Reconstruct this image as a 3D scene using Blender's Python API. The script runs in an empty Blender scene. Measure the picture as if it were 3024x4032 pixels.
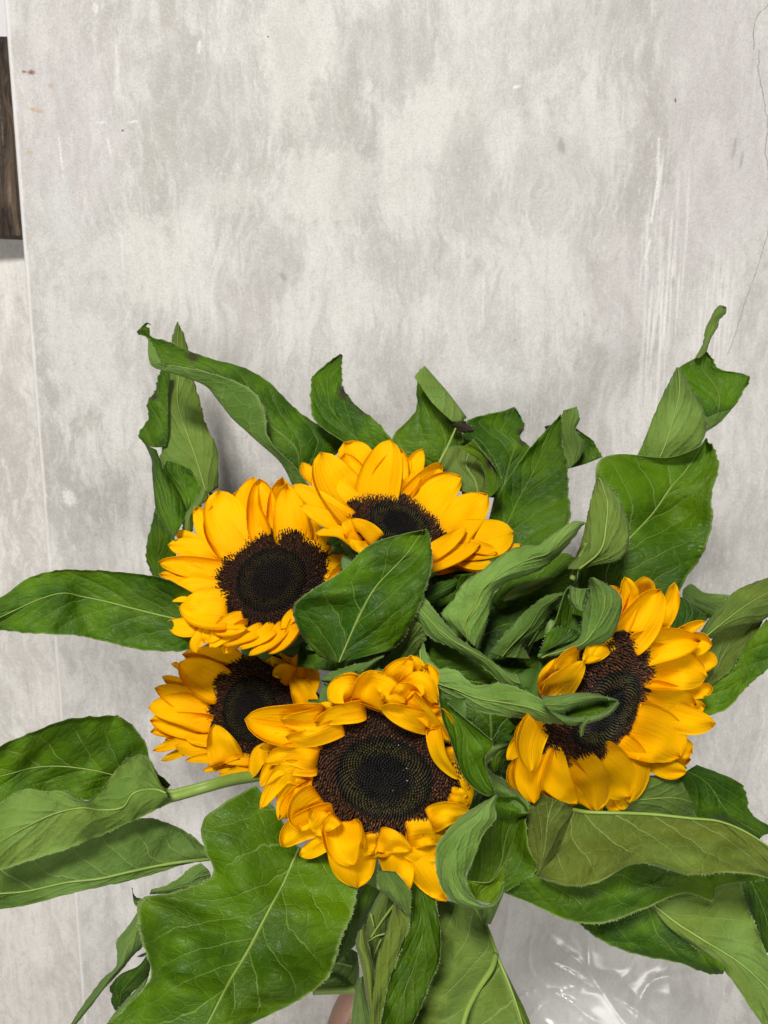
import bpy, bmesh, math, random
import numpy as np
from mathutils import Vector, Matrix, noise

random.seed(7); rng = np.random.default_rng(7)
SC = bpy.context.scene
COL = SC.collection

# ------------------------------------------------------------------ camera
PITCH = math.radians(9.85)
CAM = np.array([0.0, 0.0, 1.25])
FPX, CX, CY = 3000.0, 1512.0, 2016.0
cam_d = bpy.data.cameras.new('camera'); cam = bpy.data.objects.new('camera', cam_d)
COL.objects.link(cam)
cam.location = CAM; cam.rotation_euler = (math.pi/2 - PITCH, 0, 0)
cam_d.sensor_fit = 'HORIZONTAL'; cam_d.sensor_width = 36; cam_d.lens = 36*FPX/3024
cam_d.clip_start = 0.02; cam_d.clip_end = 50
cam_d.dof.use_dof = True; cam_d.dof.focus_distance = 0.41; cam_d.dof.aperture_fstop = 24
SC.camera = cam

# ------------------------------------------------------------------ light (indoor, soft overhead lamp plus an added low fill)
world = bpy.data.worlds.new('World'); SC.world = world; world.use_nodes = True
world.node_tree.nodes['Background'].inputs[0].default_value = (0.95, 0.97, 1.0, 1)
world.node_tree.nodes['Background'].inputs[1].default_value = 0.14
SC.view_settings.view_transform = 'Standard'; SC.view_settings.look = 'None'
SC.view_settings.exposure = 0.0; SC.view_settings.gamma = 1
def area(name, loc, target, size, power, color):
    l = bpy.data.lights.new(name, 'AREA'); l.shape = 'RECTANGLE'; l.size, l.size_y = size
    l.energy = power; l.color = color
    o = bpy.data.objects.new(name, l); COL.objects.link(o); o.location = loc
    o.rotation_euler = (Vector(target)-Vector(loc)).to_track_quat('-Z', 'Y').to_euler()
    return o
area('ceiling_or_fill_lamp', (-0.50, -1.35, 3.0), (0.05, 0.6, 0.15), (0.62, 0.36), 36, (1.0, 0.97, 0.93)).data.spread = math.radians(105)
area('ceiling_or_fill_lamp', (0.45, -2.2, 0.85), (0.0, 0.6, 0.6), (1.1, 0.7), 33, (1.0, 0.97, 0.94))  # added fill lamp, low behind the camera, evens out flowers and lower board
SC.cycles.use_denoising = True
SC.cycles.max_bounces = 10; SC.cycles.transparent_max_bounces = 12

# ------------------------------------------------------------------ helpers
A = math.pi/2 - PITCH
ROT = np.array([[1, 0, 0], [0, math.cos(A), -math.sin(A)], [0, math.sin(A), math.cos(A)]])
def unproj(u, v, d):
    """photo pixel (3024 x 4032) and distance along the view axis -> point of the place"""
    u = np.asarray(u, float); v = np.asarray(v, float); d = np.asarray(d, float)
    c = np.stack([(u-CX)/FPX*d, -(v-CY)/FPX*d, -d], -1)
    return c @ ROT.T + CAM
def dir_w(c): return ROT @ np.asarray(c, float)
BOARD_Y = 0.67
def on_plane(u, v, y=BOARD_Y):
    r = ROT @ np.array([(u-CX)/FPX, -(v-CY)/FPX, -1.0])
    return CAM + r*((y-CAM[1])/r[1])

FR = dict(A=(500, 1200, .60277), B=(1400, 1200, .60277), C=(2024, 1150, .60277), E=(500, 1850, .60277),
          F=(900, 2400, .60277), G=(1600, 2050, .48222), H=(2000, 2150, .61724), I=(1600, 2850, .85835),
          J=(0, 2700, .60277), K=(700, 3100, .72333), L=(0, 1900, .5425), D=(0, 0, 1.82279),
          M=(1100, 1680, .60277), N=(550, 2400, .48222), P=(1600, 2700, .48222), Q=(2500, 2200, .31643),
          T=(200, 3400, .42194), O=(1300, 3400, .42194), R=(1800, 0, .7378))

def new_obj(name, verts, faces, mats, parent=None, mat_idx=None, smooth=True, uv=None, cols=None, origin=None):
    me = bpy.data.meshes.new(name)
    o0 = np.zeros(3) if origin is None else np.asarray(origin, float)
    me.from_pydata((np.asarray(verts, float)-o0).tolist(), [], [list(map(int, f)) for f in faces])
    for m in mats: me.materials.append(m)
    if mat_idx is not None: me.polygons.foreach_set('material_index', np.asarray(mat_idx, np.int32))
    me.polygons.foreach_set('use_smooth', np.full(len(me.polygons), smooth))
    vi = np.empty(len(me.loops), np.int32); me.loops.foreach_get('vertex_index', vi)
    if uv is not None:
        l = me.uv_layers.new(name='UVMap'); l.data.foreach_set('uv', np.asarray(uv, np.float32)[vi].ravel())
    for k, c in (cols or {}).items():
        a = me.color_attributes.new(k, 'FLOAT_COLOR', 'POINT')
        c = np.asarray(c, np.float32)
        if c.shape[1] == 3: c = np.concatenate([c, np.ones((len(c), 1), np.float32)], 1)
        a.data.foreach_set('color', c.ravel())
    me.update()
    ob = bpy.data.objects.new(name, me); COL.objects.link(ob)
    if parent is not None: ob.parent = parent
    elif origin is not None: ob.location = o0
    return ob
def tag(o, label=None, cat=None, group=None, kind=None):
    if label: o['label'] = label
    if cat: o['category'] = cat
    if group: o['group'] = group
    if kind: o['kind'] = kind
    return o
def catmull(p, m, axis=0):
    p = np.moveaxis(np.asarray(p, float), axis, 0); n = len(p)
    if n == 1: return np.moveaxis(np.repeat(p, m, 0), 0, axis)
    q = np.concatenate([2*p[:1]-p[1:2], p, 2*p[-1:]-p[-2:-1]], 0)
    x = np.linspace(0, n-1, m); i = np.minimum(x.astype(int), n-2); t = (x-i).reshape((-1,)+(1,)*(p.ndim-1))
    a, b, c, d = q[i], q[i+1], q[i+2], q[i+3]
    r = .5*((2*b)+(c-a)*t+(2*a-5*b+4*c-d)*t*t+(3*b-a-3*c+d)*t**3)
    return np.moveaxis(r, 0, axis)
def smooth_noise(m, n, fm, fn, seed):
    g = np.random.default_rng(seed).normal(size=(fm, fn))
    return catmull(catmull(g, m, 0), n, 1)
def vnormals(g):
    du = np.gradient(g, axis=0); dv = np.gradient(g, axis=1)
    n = np.cross(du, dv); n /= np.linalg.norm(n, axis=-1, keepdims=True)+1e-12
    return n
def tube(path, radii, sides=7):
    path = np.asarray(path, float); n = len(path); radii = np.broadcast_to(radii, (n,))
    tan = np.gradient(path, axis=0); tan /= np.linalg.norm(tan, axis=1, keepdims=True)+1e-12
    up = np.array([.13, .9, .41]); V = []; Fc = []
    for i in range(n):
        a = np.cross(tan[i], up); a /= np.linalg.norm(a)+1e-12; b = np.cross(a, tan[i])
        for k in range(sides):
            th = 2*math.pi*k/sides; V.append(path[i]+radii[i]*(math.cos(th)*a+math.sin(th)*b))
    for i in range(n-1):
        for k in range(sides):
            k2 = (k+1) % sides; Fc.append((i*sides+k, i*sides+k2, (i+1)*sides+k2, (i+1)*sides+k))
    Fc.append(tuple(range(sides))[::-1]); Fc.append(tuple((n-1)*sides+k for k in range(sides)))
    return V, Fc

# ------------------------------------------------------------------ node helper
class NT:
    def __init__(s, name):
        s.m = bpy.data.materials.new(name); s.m.use_nodes = True; s.t = s.m.node_tree; s.t.nodes.clear()
        s.out = s.t.nodes.new('ShaderNodeOutputMaterial')
    def n(s, typ, ins=None, **props):
        nd = s.t.nodes.new('ShaderNode'+typ)
        for k, v in props.items(): setattr(nd, k, v)
        for k, v in (ins or {}).items(): s.set(nd.inputs[k], v)
        return nd
    def set(s, sock, v):
        if isinstance(v, bpy.types.NodeSocket): s.t.links.new(v, sock)
        elif isinstance(v, bpy.types.Node): s.t.links.new(v.outputs[0], sock)
        else:
            if sock.type == 'RGBA' and len(v) == 3: v = (*v, 1)
            sock.default_value = v
    def math(s, op, a, b=0.0, c=None, clamp=False):
        nd = s.n('Math', operation=op, use_clamp=clamp); s.set(nd.inputs[0], a); s.set(nd.inputs[1], b)
        if c is not None: s.set(nd.inputs[2], c)
        return nd.outputs[0]
    def mix(s, fac, a, b, blend='MIX'):
        nd = s.n('Mix', data_type='RGBA', blend_type=blend)
        s.set(nd.inputs[0], fac); s.set(nd.inputs[6], a); s.set(nd.inputs[7], b); return nd.outputs[2]
    def ss(s, x, a, b, lo=0., hi=1.):
        nd = s.n('MapRange', interpolation_type='SMOOTHSTEP'); s.set(nd.inputs[0], x)
        for i, v in zip((1, 2, 3, 4), (a, b, lo, hi)): s.set(nd.inputs[i], v)
        return nd.outputs[0]
    def noise(s, vec, scale, detail=2., rough=.5, out=0, dist=0.):
        return s.n('TexNoise', {'Vector': vec, 'Scale': scale, 'Detail': detail, 'Roughness': rough, 'Distortion': dist}).outputs[out]
    def vmul(s, v, k):
        nd = s.n('VectorMath', operation='MULTIPLY'); s.set(nd.inputs[0], v); s.set(nd.inputs[1], k); return nd.outputs[0]
    def sep(s, v):
        return s.n('SeparateXYZ', {'Vector': v}).outputs
    def comb(s, x, y, z):
        return s.n('CombineXYZ', {'X': x, 'Y': y, 'Z': z}).outputs[0]
    def bump(s, h, strength, dist, normal=None):
        nd = s.n('Bump', {'Height': h, 'Strength': strength, 'Distance': dist})
        if normal is not None: s.set(nd.inputs['Normal'], normal)
        return nd.outputs[0]
    def finish(s, sh):
        s.t.links.new(sh if isinstance(sh, bpy.types.NodeSocket) else sh.outputs[0], s.out.inputs[0]); return s.m

# ------------------------------------------------------------------ materials of the flowers
def leaf_material(name, under):
    k = NT(name)
    uv = k.n('UVMap', uv_map='UVMap').outputs[0]; x, y, _ = k.sep(uv)
    tnt = k.n('VertexColor', layer_name='tint').outputs[0]
    sep = k.n('SeparateColor', {'Color': tnt}).outputs; yel, dry, bri = sep[0], sep[1], sep[2]
    obj = k.n('TexCoord').outputs['Object']
    oi = k.n('ObjectInfo').outputs['Random']
    wob = k.noise(obj, 38, 3, .6)
    t = k.math('MULTIPLY_ADD', x, 2., -1.); at = k.math('ABSOLUTE', t)
    sg = k.math('SIGN', t)
    ph = k.math('MULTIPLY', y, 6.2)
    ph = k.math('SUBTRACT', ph, k.math('MULTIPLY', k.math('POWER', at, .85), 2.3))
    ph = k.math('ADD', ph, k.math('MULTIPLY', sg, .21))
    ph = k.math('ADD', ph, k.math('MULTIPLY_ADD', wob, .8, -.4))
    ph = k.math('ADD', ph, k.math('MULTIPLY', oi, 3.))
    d = k.math('ABSOLUTE', k.math('SUBTRACT', k.math('FRACT', ph), .5))
    lw = k.math('MULTIPLY_ADD', at, -.035, .062)
    lat = k.ss(d, 0., lw, 1., 0.)
    lat = k.math('MULTIPLY', lat, k.ss(at, .55, .95, 1., .15))
    groove = k.ss(d, 0., .3, 1., 0.)
    mid = k.ss(at, .012, k.math('MULTIPLY_ADD', y, -.02, .042), 1., 0.)
    vs = k.comb(k.math('MULTIPLY', x, 9.), k.math('MULTIPLY', y, 22.), oi)
    vor = k.n('TexVoronoi', {'Vector': vs, 'Scale': 1., 'Randomness': 1.}, feature='DISTANCE_TO_EDGE').outputs[0]
    net = k.ss(vor, 0., .07, 1., 0.)
    vor2 = k.n('TexVoronoi', {'Vector': vs, 'Scale': 4.2}, feature='DISTANCE_TO_EDGE').outputs[0]
    net2 = k.ss(vor2, 0., .16, 1., 0.)
    big = k.noise(obj, 24, 4, .6); fine = k.noise(obj, 420, 3, .6)
    if under:
        base = k.mix(k.ss(big, .35, .68), (.098, .195, .030), (.170, .290, .062))
        base = k.mix(k.math('MULTIPLY', yel, .75), base, (.165, .19, .012))
        vein = (.25, .325, .09); va = .68; na = .12
    else:
        base = k.mix(k.ss(big, .38, .62), (.021, .074, .0012), (.070, .165, .0014))
        base = k.mix(k.math('MULTIPLY', yel, .8), base, (.125, .20, .001))
        vein = (.165, .25, .045); va = .62; na = .10
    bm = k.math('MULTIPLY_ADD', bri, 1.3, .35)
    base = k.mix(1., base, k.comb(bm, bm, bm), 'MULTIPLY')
    base = k.mix(k.math('MULTIPLY', k.ss(fine, .55, .75), .22), base, k.mix(.55, base, vein))
    base = k.mix(k.math('MULTIPLY', net, na), base, vein)
    base = k.mix(k.math('MULTIPLY', net2, na*.5), base, vein)
    base = k.mix(k.math('MULTIPLY', lat, va), base, vein)
    base = k.mix(k.math('MULTIPLY', mid, va), base, vein)
    edge = k.ss(at, .955, .99)
    base = k.mix(k.math('MULTIPLY', edge, .55), base, (.22, .29, .09))
    base = k.mix(dry, base, k.mix(wob, (.015, .013, .008), (.06, .05, .025)))
    sgn = 1. if under else -1.
    h = k.math('ADD', k.math('MULTIPLY', k.math('ADD', k.math('MULTIPLY', lat, .7), k.math('MULTIPLY', groove, .9)), sgn), k.math('MULTIPLY', mid, sgn))
    h = k.math('ADD', h, k.math('MULTIPLY', net2, .16*sgn)); h = k.math('ADD', h, k.math('MULTIPLY', net, .3*sgn))
    h = k.math('ADD', h, k.math('MULTIPLY', fine, .35))
    h = k.math('ADD', h, k.math('MULTIPLY', k.ss(vor, 0., .5), .5*-sgn))
    nrm = k.bump(h, .6, .0009)
    p = k.n('BsdfPrincipled', {'Base Color': base, 'Roughness': .6 if under else .40, 'Normal': nrm,
                               'Specular IOR Level': .10 if under else .16, 'Sheen Weight': .05 if under else .0, 'Sheen Roughness': .4})
    tr = k.n('BsdfTranslucent', {'Color': k.mix(.55, base, (.16, .24, .01)), 'Normal': nrm})
    return k.finish(k.n('MixShader', {0: .24, 1: p.outputs[0], 2: tr.outputs[0]}))
M_UP = leaf_material('leaf_upper', False); M_UN = leaf_material('leaf_underside', True)

def simple(name, col, rough=.6, var=.3, scale=60, bump=.3, spec=.4, trans=0., sss=0.):
    k = NT(name); ob = k.n('TexCoord').outputs['Object']; n1 = k.noise(ob, scale, 5, .65)
    c = k.mix(n1, tuple(v*(1-var) for v in col), tuple(min(1, v*(1+var)) for v in col))
    p = k.n('BsdfPrincipled', {'Base Color': c, 'Roughness': rough, 'Specular IOR Level': spec, 'Normal': k.bump(n1, bump, .001)})
    if sss:
        p.inputs['Subsurface Weight'].default_value = sss; p.inputs['Subsurface Radius'].default_value = (.012, .004, .002)
    return k.finish(p)
M_RIB = simple('leaf_rib', (.17, .255, .04), .5, .25, 200, .2)
M_STEM = simple('stem_skin', (.105, .19, .03), .5, .35, 120, .5)
M_HAIR = simple('leaf_hair', (.36, .43, .22), .5, .1, 50, .0)
M_SEPAL = simple('sepal_skin', (.05, .115, .012), .6, .35, 150, .5)
M_DRYTIP = simple('dried_leaf', (.045, .045, .03), .8, .6, 300, .8)

def petal_material():
    k = NT('petal'); uv = k.n('UVMap', uv_map='UVMap').outputs[0]; x, y, _ = k.sep(uv)
    oi = k.n('ObjectInfo').outputs['Random']
    vec = k.comb(k.math('MULTIPLY', x, 15.), k.math('MULTIPLY', y, 1.3), k.math('MULTIPLY', oi, 40.))
    str_ = k.noise(vec, 1., 3, .65)
    vec2 = k.comb(k.math('MULTIPLY', x, 42.), k.math('MULTIPLY', y, 1.6), k.math('MULTIPLY', oi, 17.))
    str2 = k.noise(vec2, 1., 2, .5)
    c = k.mix(k.ss(y, .05, .75), (.92, .38, .0003), (.97, .60, .0008))
    c = k.mix(k.math('MULTIPLY', k.ss(str_, .5, .72), .36), c, (.88, .36, .0003))
    c = k.mix(k.math('MULTIPLY', oi, .35), c, (.94, .47, .0005))
    c = k.mix(k.math('MULTIPLY', k.ss(y, .90, 1.), .5), c, (.88, .50, .004))
    h = k.math('ADD', str_, k.math('MULTIPLY', str2, .6))
    nrm = k.bump(h, .55, .0011)
    p = k.n('BsdfPrincipled', {'Base Color': c, 'Roughness': .52, 'Normal': nrm, 'Specular IOR Level': .05})
    tr = k.n('BsdfTranslucent', {'Color': k.mix(.5, c, (.98, .55, .001)), 'Normal': nrm})
    return k.finish(k.n('MixShader', {0: .44, 1: p.outputs[0], 2: tr.outputs[0]}))
M_PETAL = petal_material()
def floret_material():
    k = NT('floret'); c = k.n('VertexColor', layer_name='tint').outputs[0]
    return k.finish(k.n('BsdfPrincipled', {'Base Color': c, 'Roughness': .65, 'Specular IOR Level': .12}))
M_FLORET = floret_material()
M_DISC = simple('disc_bed', (.012, .006, .004), .8, .5, 700, .6, .2)
# ------------------------------------------------------------------ leaves
def parse(f, st):
    x0, y0, k = FR[f]; rows = []
    for s in st.split(';'):
        row = []
        for p in s.split():
            v = [float(a) for a in p.split(',')]
            row.append((x0+v[0]*k, y0+v[1]*k, v[2] if len(v) > 2 else 0.))
        rows.append(row)
    return np.array(rows)
SEED = [100]
def leaf_patch(f, d, s, st, cup=.5, tilt=0., ser=5., yel=0., br=.5, dry=(), ts=None, mid=0., ref=None, wav=.32, edges=(1, 1), arch=0., hair=1., m=None, vr=None, n=None):
    SEED[0] += 1; seed = SEED[0]; g = np.random.default_rng(seed)
    a = parse(f, st); ns, nc = a.shape[:2]
    d0, d1 = (d, d) if not isinstance(d, tuple) else d
    m = m or max(26, min(64, ns*8)); n = n or (17 if nc <= 3 else 6*(nc-1)+1)
    ts = np.linspace(-1, 1, nc) if ts is None else np.array(ts, float)
    G = catmull(catmull(a, m, 0), n, 1)
    if G.shape[0]:
        # keep the hand-set outline: damp the overshoot of the curve beyond the end columns
        pass
    T = np.interp(np.linspace(0, nc-1, n), np.arange(nc), ts)[None, :].repeat(m, 0)
    S = np.linspace(0, 1, m)[:, None].repeat(n, 1)
    size = np.linalg.norm(G[:, -1, :2]-G[:, 0, :2], axis=1).mean()
    # toothed margin
    if ser:
        per = max(3, int(m/ max(4, ns*1.4)))
        for e, (j, j2) in enumerate(((0, 1), (n-1, n-2))):
            if not edges[e]: continue
            o = G[:, j, :2]-G[:, min(max(j2, 2), n-3), :2]; L = np.linalg.norm(o, axis=1, keepdims=True)+1e-6
            ph = np.cumsum(g.uniform(.6, 1.4, m))/per; saw = (ph % 1)**1.6
            amp = np.minimum(ser*(saw-.35)+g.normal(0, .8, m), L[:, 0]*2)
            fade = np.clip(np.minimum(np.arange(m), np.arange(m)[::-1])/4, 0, 1)
            for jj, w in ((j, 1.), (j2, .45)):
                G[:, jj, :2] += o/L*(amp*fade*w)[:, None]
    dz = G[..., 2] + cup*(1-T**2) + tilt*T + arch*4*S*(1-S)
    dz += smooth_noise(m, n, max(4, ns), max(4, nc), seed)*wav*min(1., (size/260)**1.3)
    dz += (smooth_noise(m, n, max(8, ns*2), 7, seed+9)*wav*.45)*np.abs(T)**1.5*min(1., (size/220)**1.2)
    dep = (d0+(d1-d0)*S) - dz*.01
    W = unproj(G[..., 0], G[..., 1], dep)
    N = vnormals(W)
    view = CAM-W
    ri, rj = ref if ref else (.5, .5)
    i, j = min(m-1, int(ri*(m-1))), min(n-1, int(rj*(n-1)))
    face = np.sign((N*view).sum(-1))[max(0, i-2):i+3, max(0, j-1):j+2].sum()
    if face < 0: N = -N; flip = True
    else: flip = False
    th = .00028
    V = np.concatenate([(W+N*th/2).reshape(-1, 3), (W-N*th/2).reshape(-1, 3)])
    idx = np.arange(m*n).reshape(m, n); q = np.stack([idx[:-1, :-1], idx[1:, :-1], idx[1:, 1:], idx[:-1, 1:]], -1).reshape(-1, 4)
    qf = q[:, ::-1] if flip else q
    Fq = [*map(tuple, qf), *map(tuple, qf[:, ::-1]+m*n)]
    iu, il = (0, 1) if s == 'u' else (1, 0)
    MI = [iu]*len(q)+[il]*len(q)
    ring = list(idx[:, 0])+list(idx[-1, 1:])+list(idx[::-1, -1][1:])+list(idx[0, ::-1][1:-1])
    for p, r in zip(ring, ring[1:]+ring[:1]): Fq.append((p, r, r+m*n, p+m*n)); MI.append(iu)
    if vr is None: vr = (0., min(1.15, np.linalg.norm(np.diff(W[:, n//2], axis=0), axis=1).sum()/.105))
    U = np.stack([(T+1)/2, vr[0]+S*(vr[1]-vr[0])], -1).reshape(-1, 2); U = np.concatenate([U, U])
    dm = np.zeros((m, n))
    if dry:
        x0, y0, k = FR[f]
        for (px, py, r) in dry:
            dd = np.hypot(G[..., 0]-(x0+px*k), G[..., 1]-(y0+py*k))/(r*k)
            dm = np.maximum(dm, np.clip(1.6-1.2*dd+smooth_noise(m, n, m//3, n//3+3, seed+4)*.25, 0, 1))
    y_ = np.clip(yel+smooth_noise(m, n, 5, 5, seed+2)*.12, 0, 1)
    b_ = np.clip(br+smooth_noise(m, n, 6, 5, seed+3)*.06, 0, 1)
    C = np.stack([y_, dm, b_], -1).reshape(-1, 3); C = np.concatenate([C, C])
    # short stiff hairs along margin and midrib
    HV = []; HF = []
    if hair:
        lines = [0, n-1]
        jm = int(np.argmin(np.abs(T[0])))
        if abs(T[0, jm]) < .06: lines.append(jm)
        for j in lines:
            if j in (0, n-1) and not edges[0 if j == 0 else 1]: continue
            P = W[:, j]; seg = np.linalg.norm(np.diff(P, axis=0), axis=1); tot = seg.sum()
            cnt = int(min(260, tot/.00075)*hair); cum = np.concatenate([[0], np.cumsum(seg)])
            for q_ in np.sort(g.uniform(0, tot, cnt)):
                i = min(m-2, np.searchsorted(cum, q_)-1 if q_ > 0 else 0); i = max(0, i)
                f_ = (q_-cum[i])/(seg[i]+1e-9); b = P[i]*(1-f_)+P[i+1]*f_
                tg = (P[i+1]-P[i])/(seg[i]+1e-9)
                inn = W[i, 1]-W[i, 0] if j == 0 else (W[i, n-2]-W[i, n-1] if j == n-1 else np.zeros(3))
                o = -inn/(np.linalg.norm(inn)+1e-9)+N[i, j]*g.normal(.35, .5)+tg*g.normal(0, .5)
                if j not in (0, n-1): o = N[i, j]+tg*g.normal(0, .5)+g.normal(0, .4, 3)
                o /= np.linalg.norm(o)+1e-9; L = g.uniform(.0006, .0016)*(.8 if j in (0, n-1) else .6); w = .00007
                k0 = len(V)+len(HV); HV += [b-tg*w, b+tg*w, b+o*L]; HF.append((k0, k0+1, k0+2))
    if HV:
        V = np.concatenate([V, HV]); Fq += HF; MI += [2]*len(HF)
        U = np.concatenate([U, np.zeros((len(HV), 2))]); C = np.concatenate([C, np.tile([[0, 0, .5]], (len(HV), 1))])
    rib = None
    if mid:
        jm = int(np.argmin(np.abs(T[0]))) if min(np.abs(T[0])) < .3 else 0
        side = N[:, jm]*(.0006 if s == 'l' else .0002)
        rib = (W[:, jm]+side, mid*.00068*np.linspace(1, .35, m))
    return dict(V=V, F=Fq, MI=MI, U=U, C=C, rib=rib, base=W[0].mean(0))
LEAVES = []
def leaf(owner, *patches, rib2=(), petiole=True):
    LEAVES.append((owner, patches, rib2, petiole))
def q(f, d, s, st, **kw): return dict(f=f, d=d, s=s, st=st, **kw)

PET = []
def petioles():
    # a leaf stalk is bent to run behind the foliage, as on the real stems
    bpy.context.view_layer.update(); dg = bpy.context.evaluated_depsgraph_get(); made = []
    for fl, ob, base, org in PET:
        st = fl['stem']; i0 = int(np.argmin(np.linalg.norm(st-base, axis=1)))
        ok = False
        for tol, off, dp in [(t_, *o_) for t_ in (0, 1) for o_ in ((.003, .012), (.003, .035), (.007, .035), (.007, .06), (.013, .05), (.003, .0))]:
            for di in (4, 1, 8, -4, 12, -8, 16, 20):
                e = st[max(1, min(len(st)-1, i0+di))]; b2 = base+dir_w([0, 0, -off])
                pth = catmull(np.array([b2, b2*.75+e*.25+dir_w([0, 0, -dp*.9]), (b2+e)/2+dir_w([0, 0, -dp]), e]), 36); bad = 0
                for n_, p in enumerate(pth):
                    v = p-CAM; L = np.linalg.norm(v); hit, loc, *_ = SC.ray_cast(dg, Vector(CAM), Vector(v/L), distance=float(L-.0024))
                    c = ROT.T @ v; uu = -c[0]/c[2]*FPX+CX; vv = c[1]/c[2]*FPX+CY
                    if not hit and -60 < uu < 3084 and -60 < vv < 4092: bad += 1 if n_ > 2 else 3
                    if bad > tol: break
                ok = bad <= tol
                if ok: break
            if ok: break
        if ok: made.append((ob, pth[::2], org))
        else: print('NOSTALK', fl['root'].name, ob.name, np.round(base, 2))
    for ob, pth, org in made:
        v, fc = tube(pth, np.linspace(.0014, .0026, len(pth)), 6); new_obj('petiole', v, fc, [M_STEM], ob, origin=org)
def build_leaf(owner, patches, rib2, petiole):
    fl = FL[owner]; org = fl['c']
    V = []; Fq = []; MI = []; U = []; C = []; ribs = []; base = None; off = 0
    for p in patches:
        r = leaf_patch(**p)
        V.append(r['V']); Fq += [tuple(i+off for i in f) for f in r['F']]; MI += r['MI']; U.append(r['U']); C.append(r['C'])
        off += len(r['V'])
        if r['rib']: ribs.append(r['rib'])
        if base is None: base = r['base']
    ob = new_obj('leaf', np.concatenate(V), Fq, [M_UP, M_UN, M_HAIR], fl['root'], MI, True, np.concatenate(U), dict(tint=np.concatenate(C)), org)
    for f, d, pts, w0, w1 in rib2:
        a = parse(f, pts)[:, 0]; a = catmull(a, 24)
        ribs.append((unproj(a[:, 0], a[:, 1], d-a[:, 2]*.01), np.linspace(w0, w1, 24)*.001))
    for path, rad in ribs:
        v, fc = tube(path, rad, 6); new_obj('midrib', v, fc, [M_RIB], ob, origin=org)
    if petiole: PET.append((fl, ob, base, org))
    return ob

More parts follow.
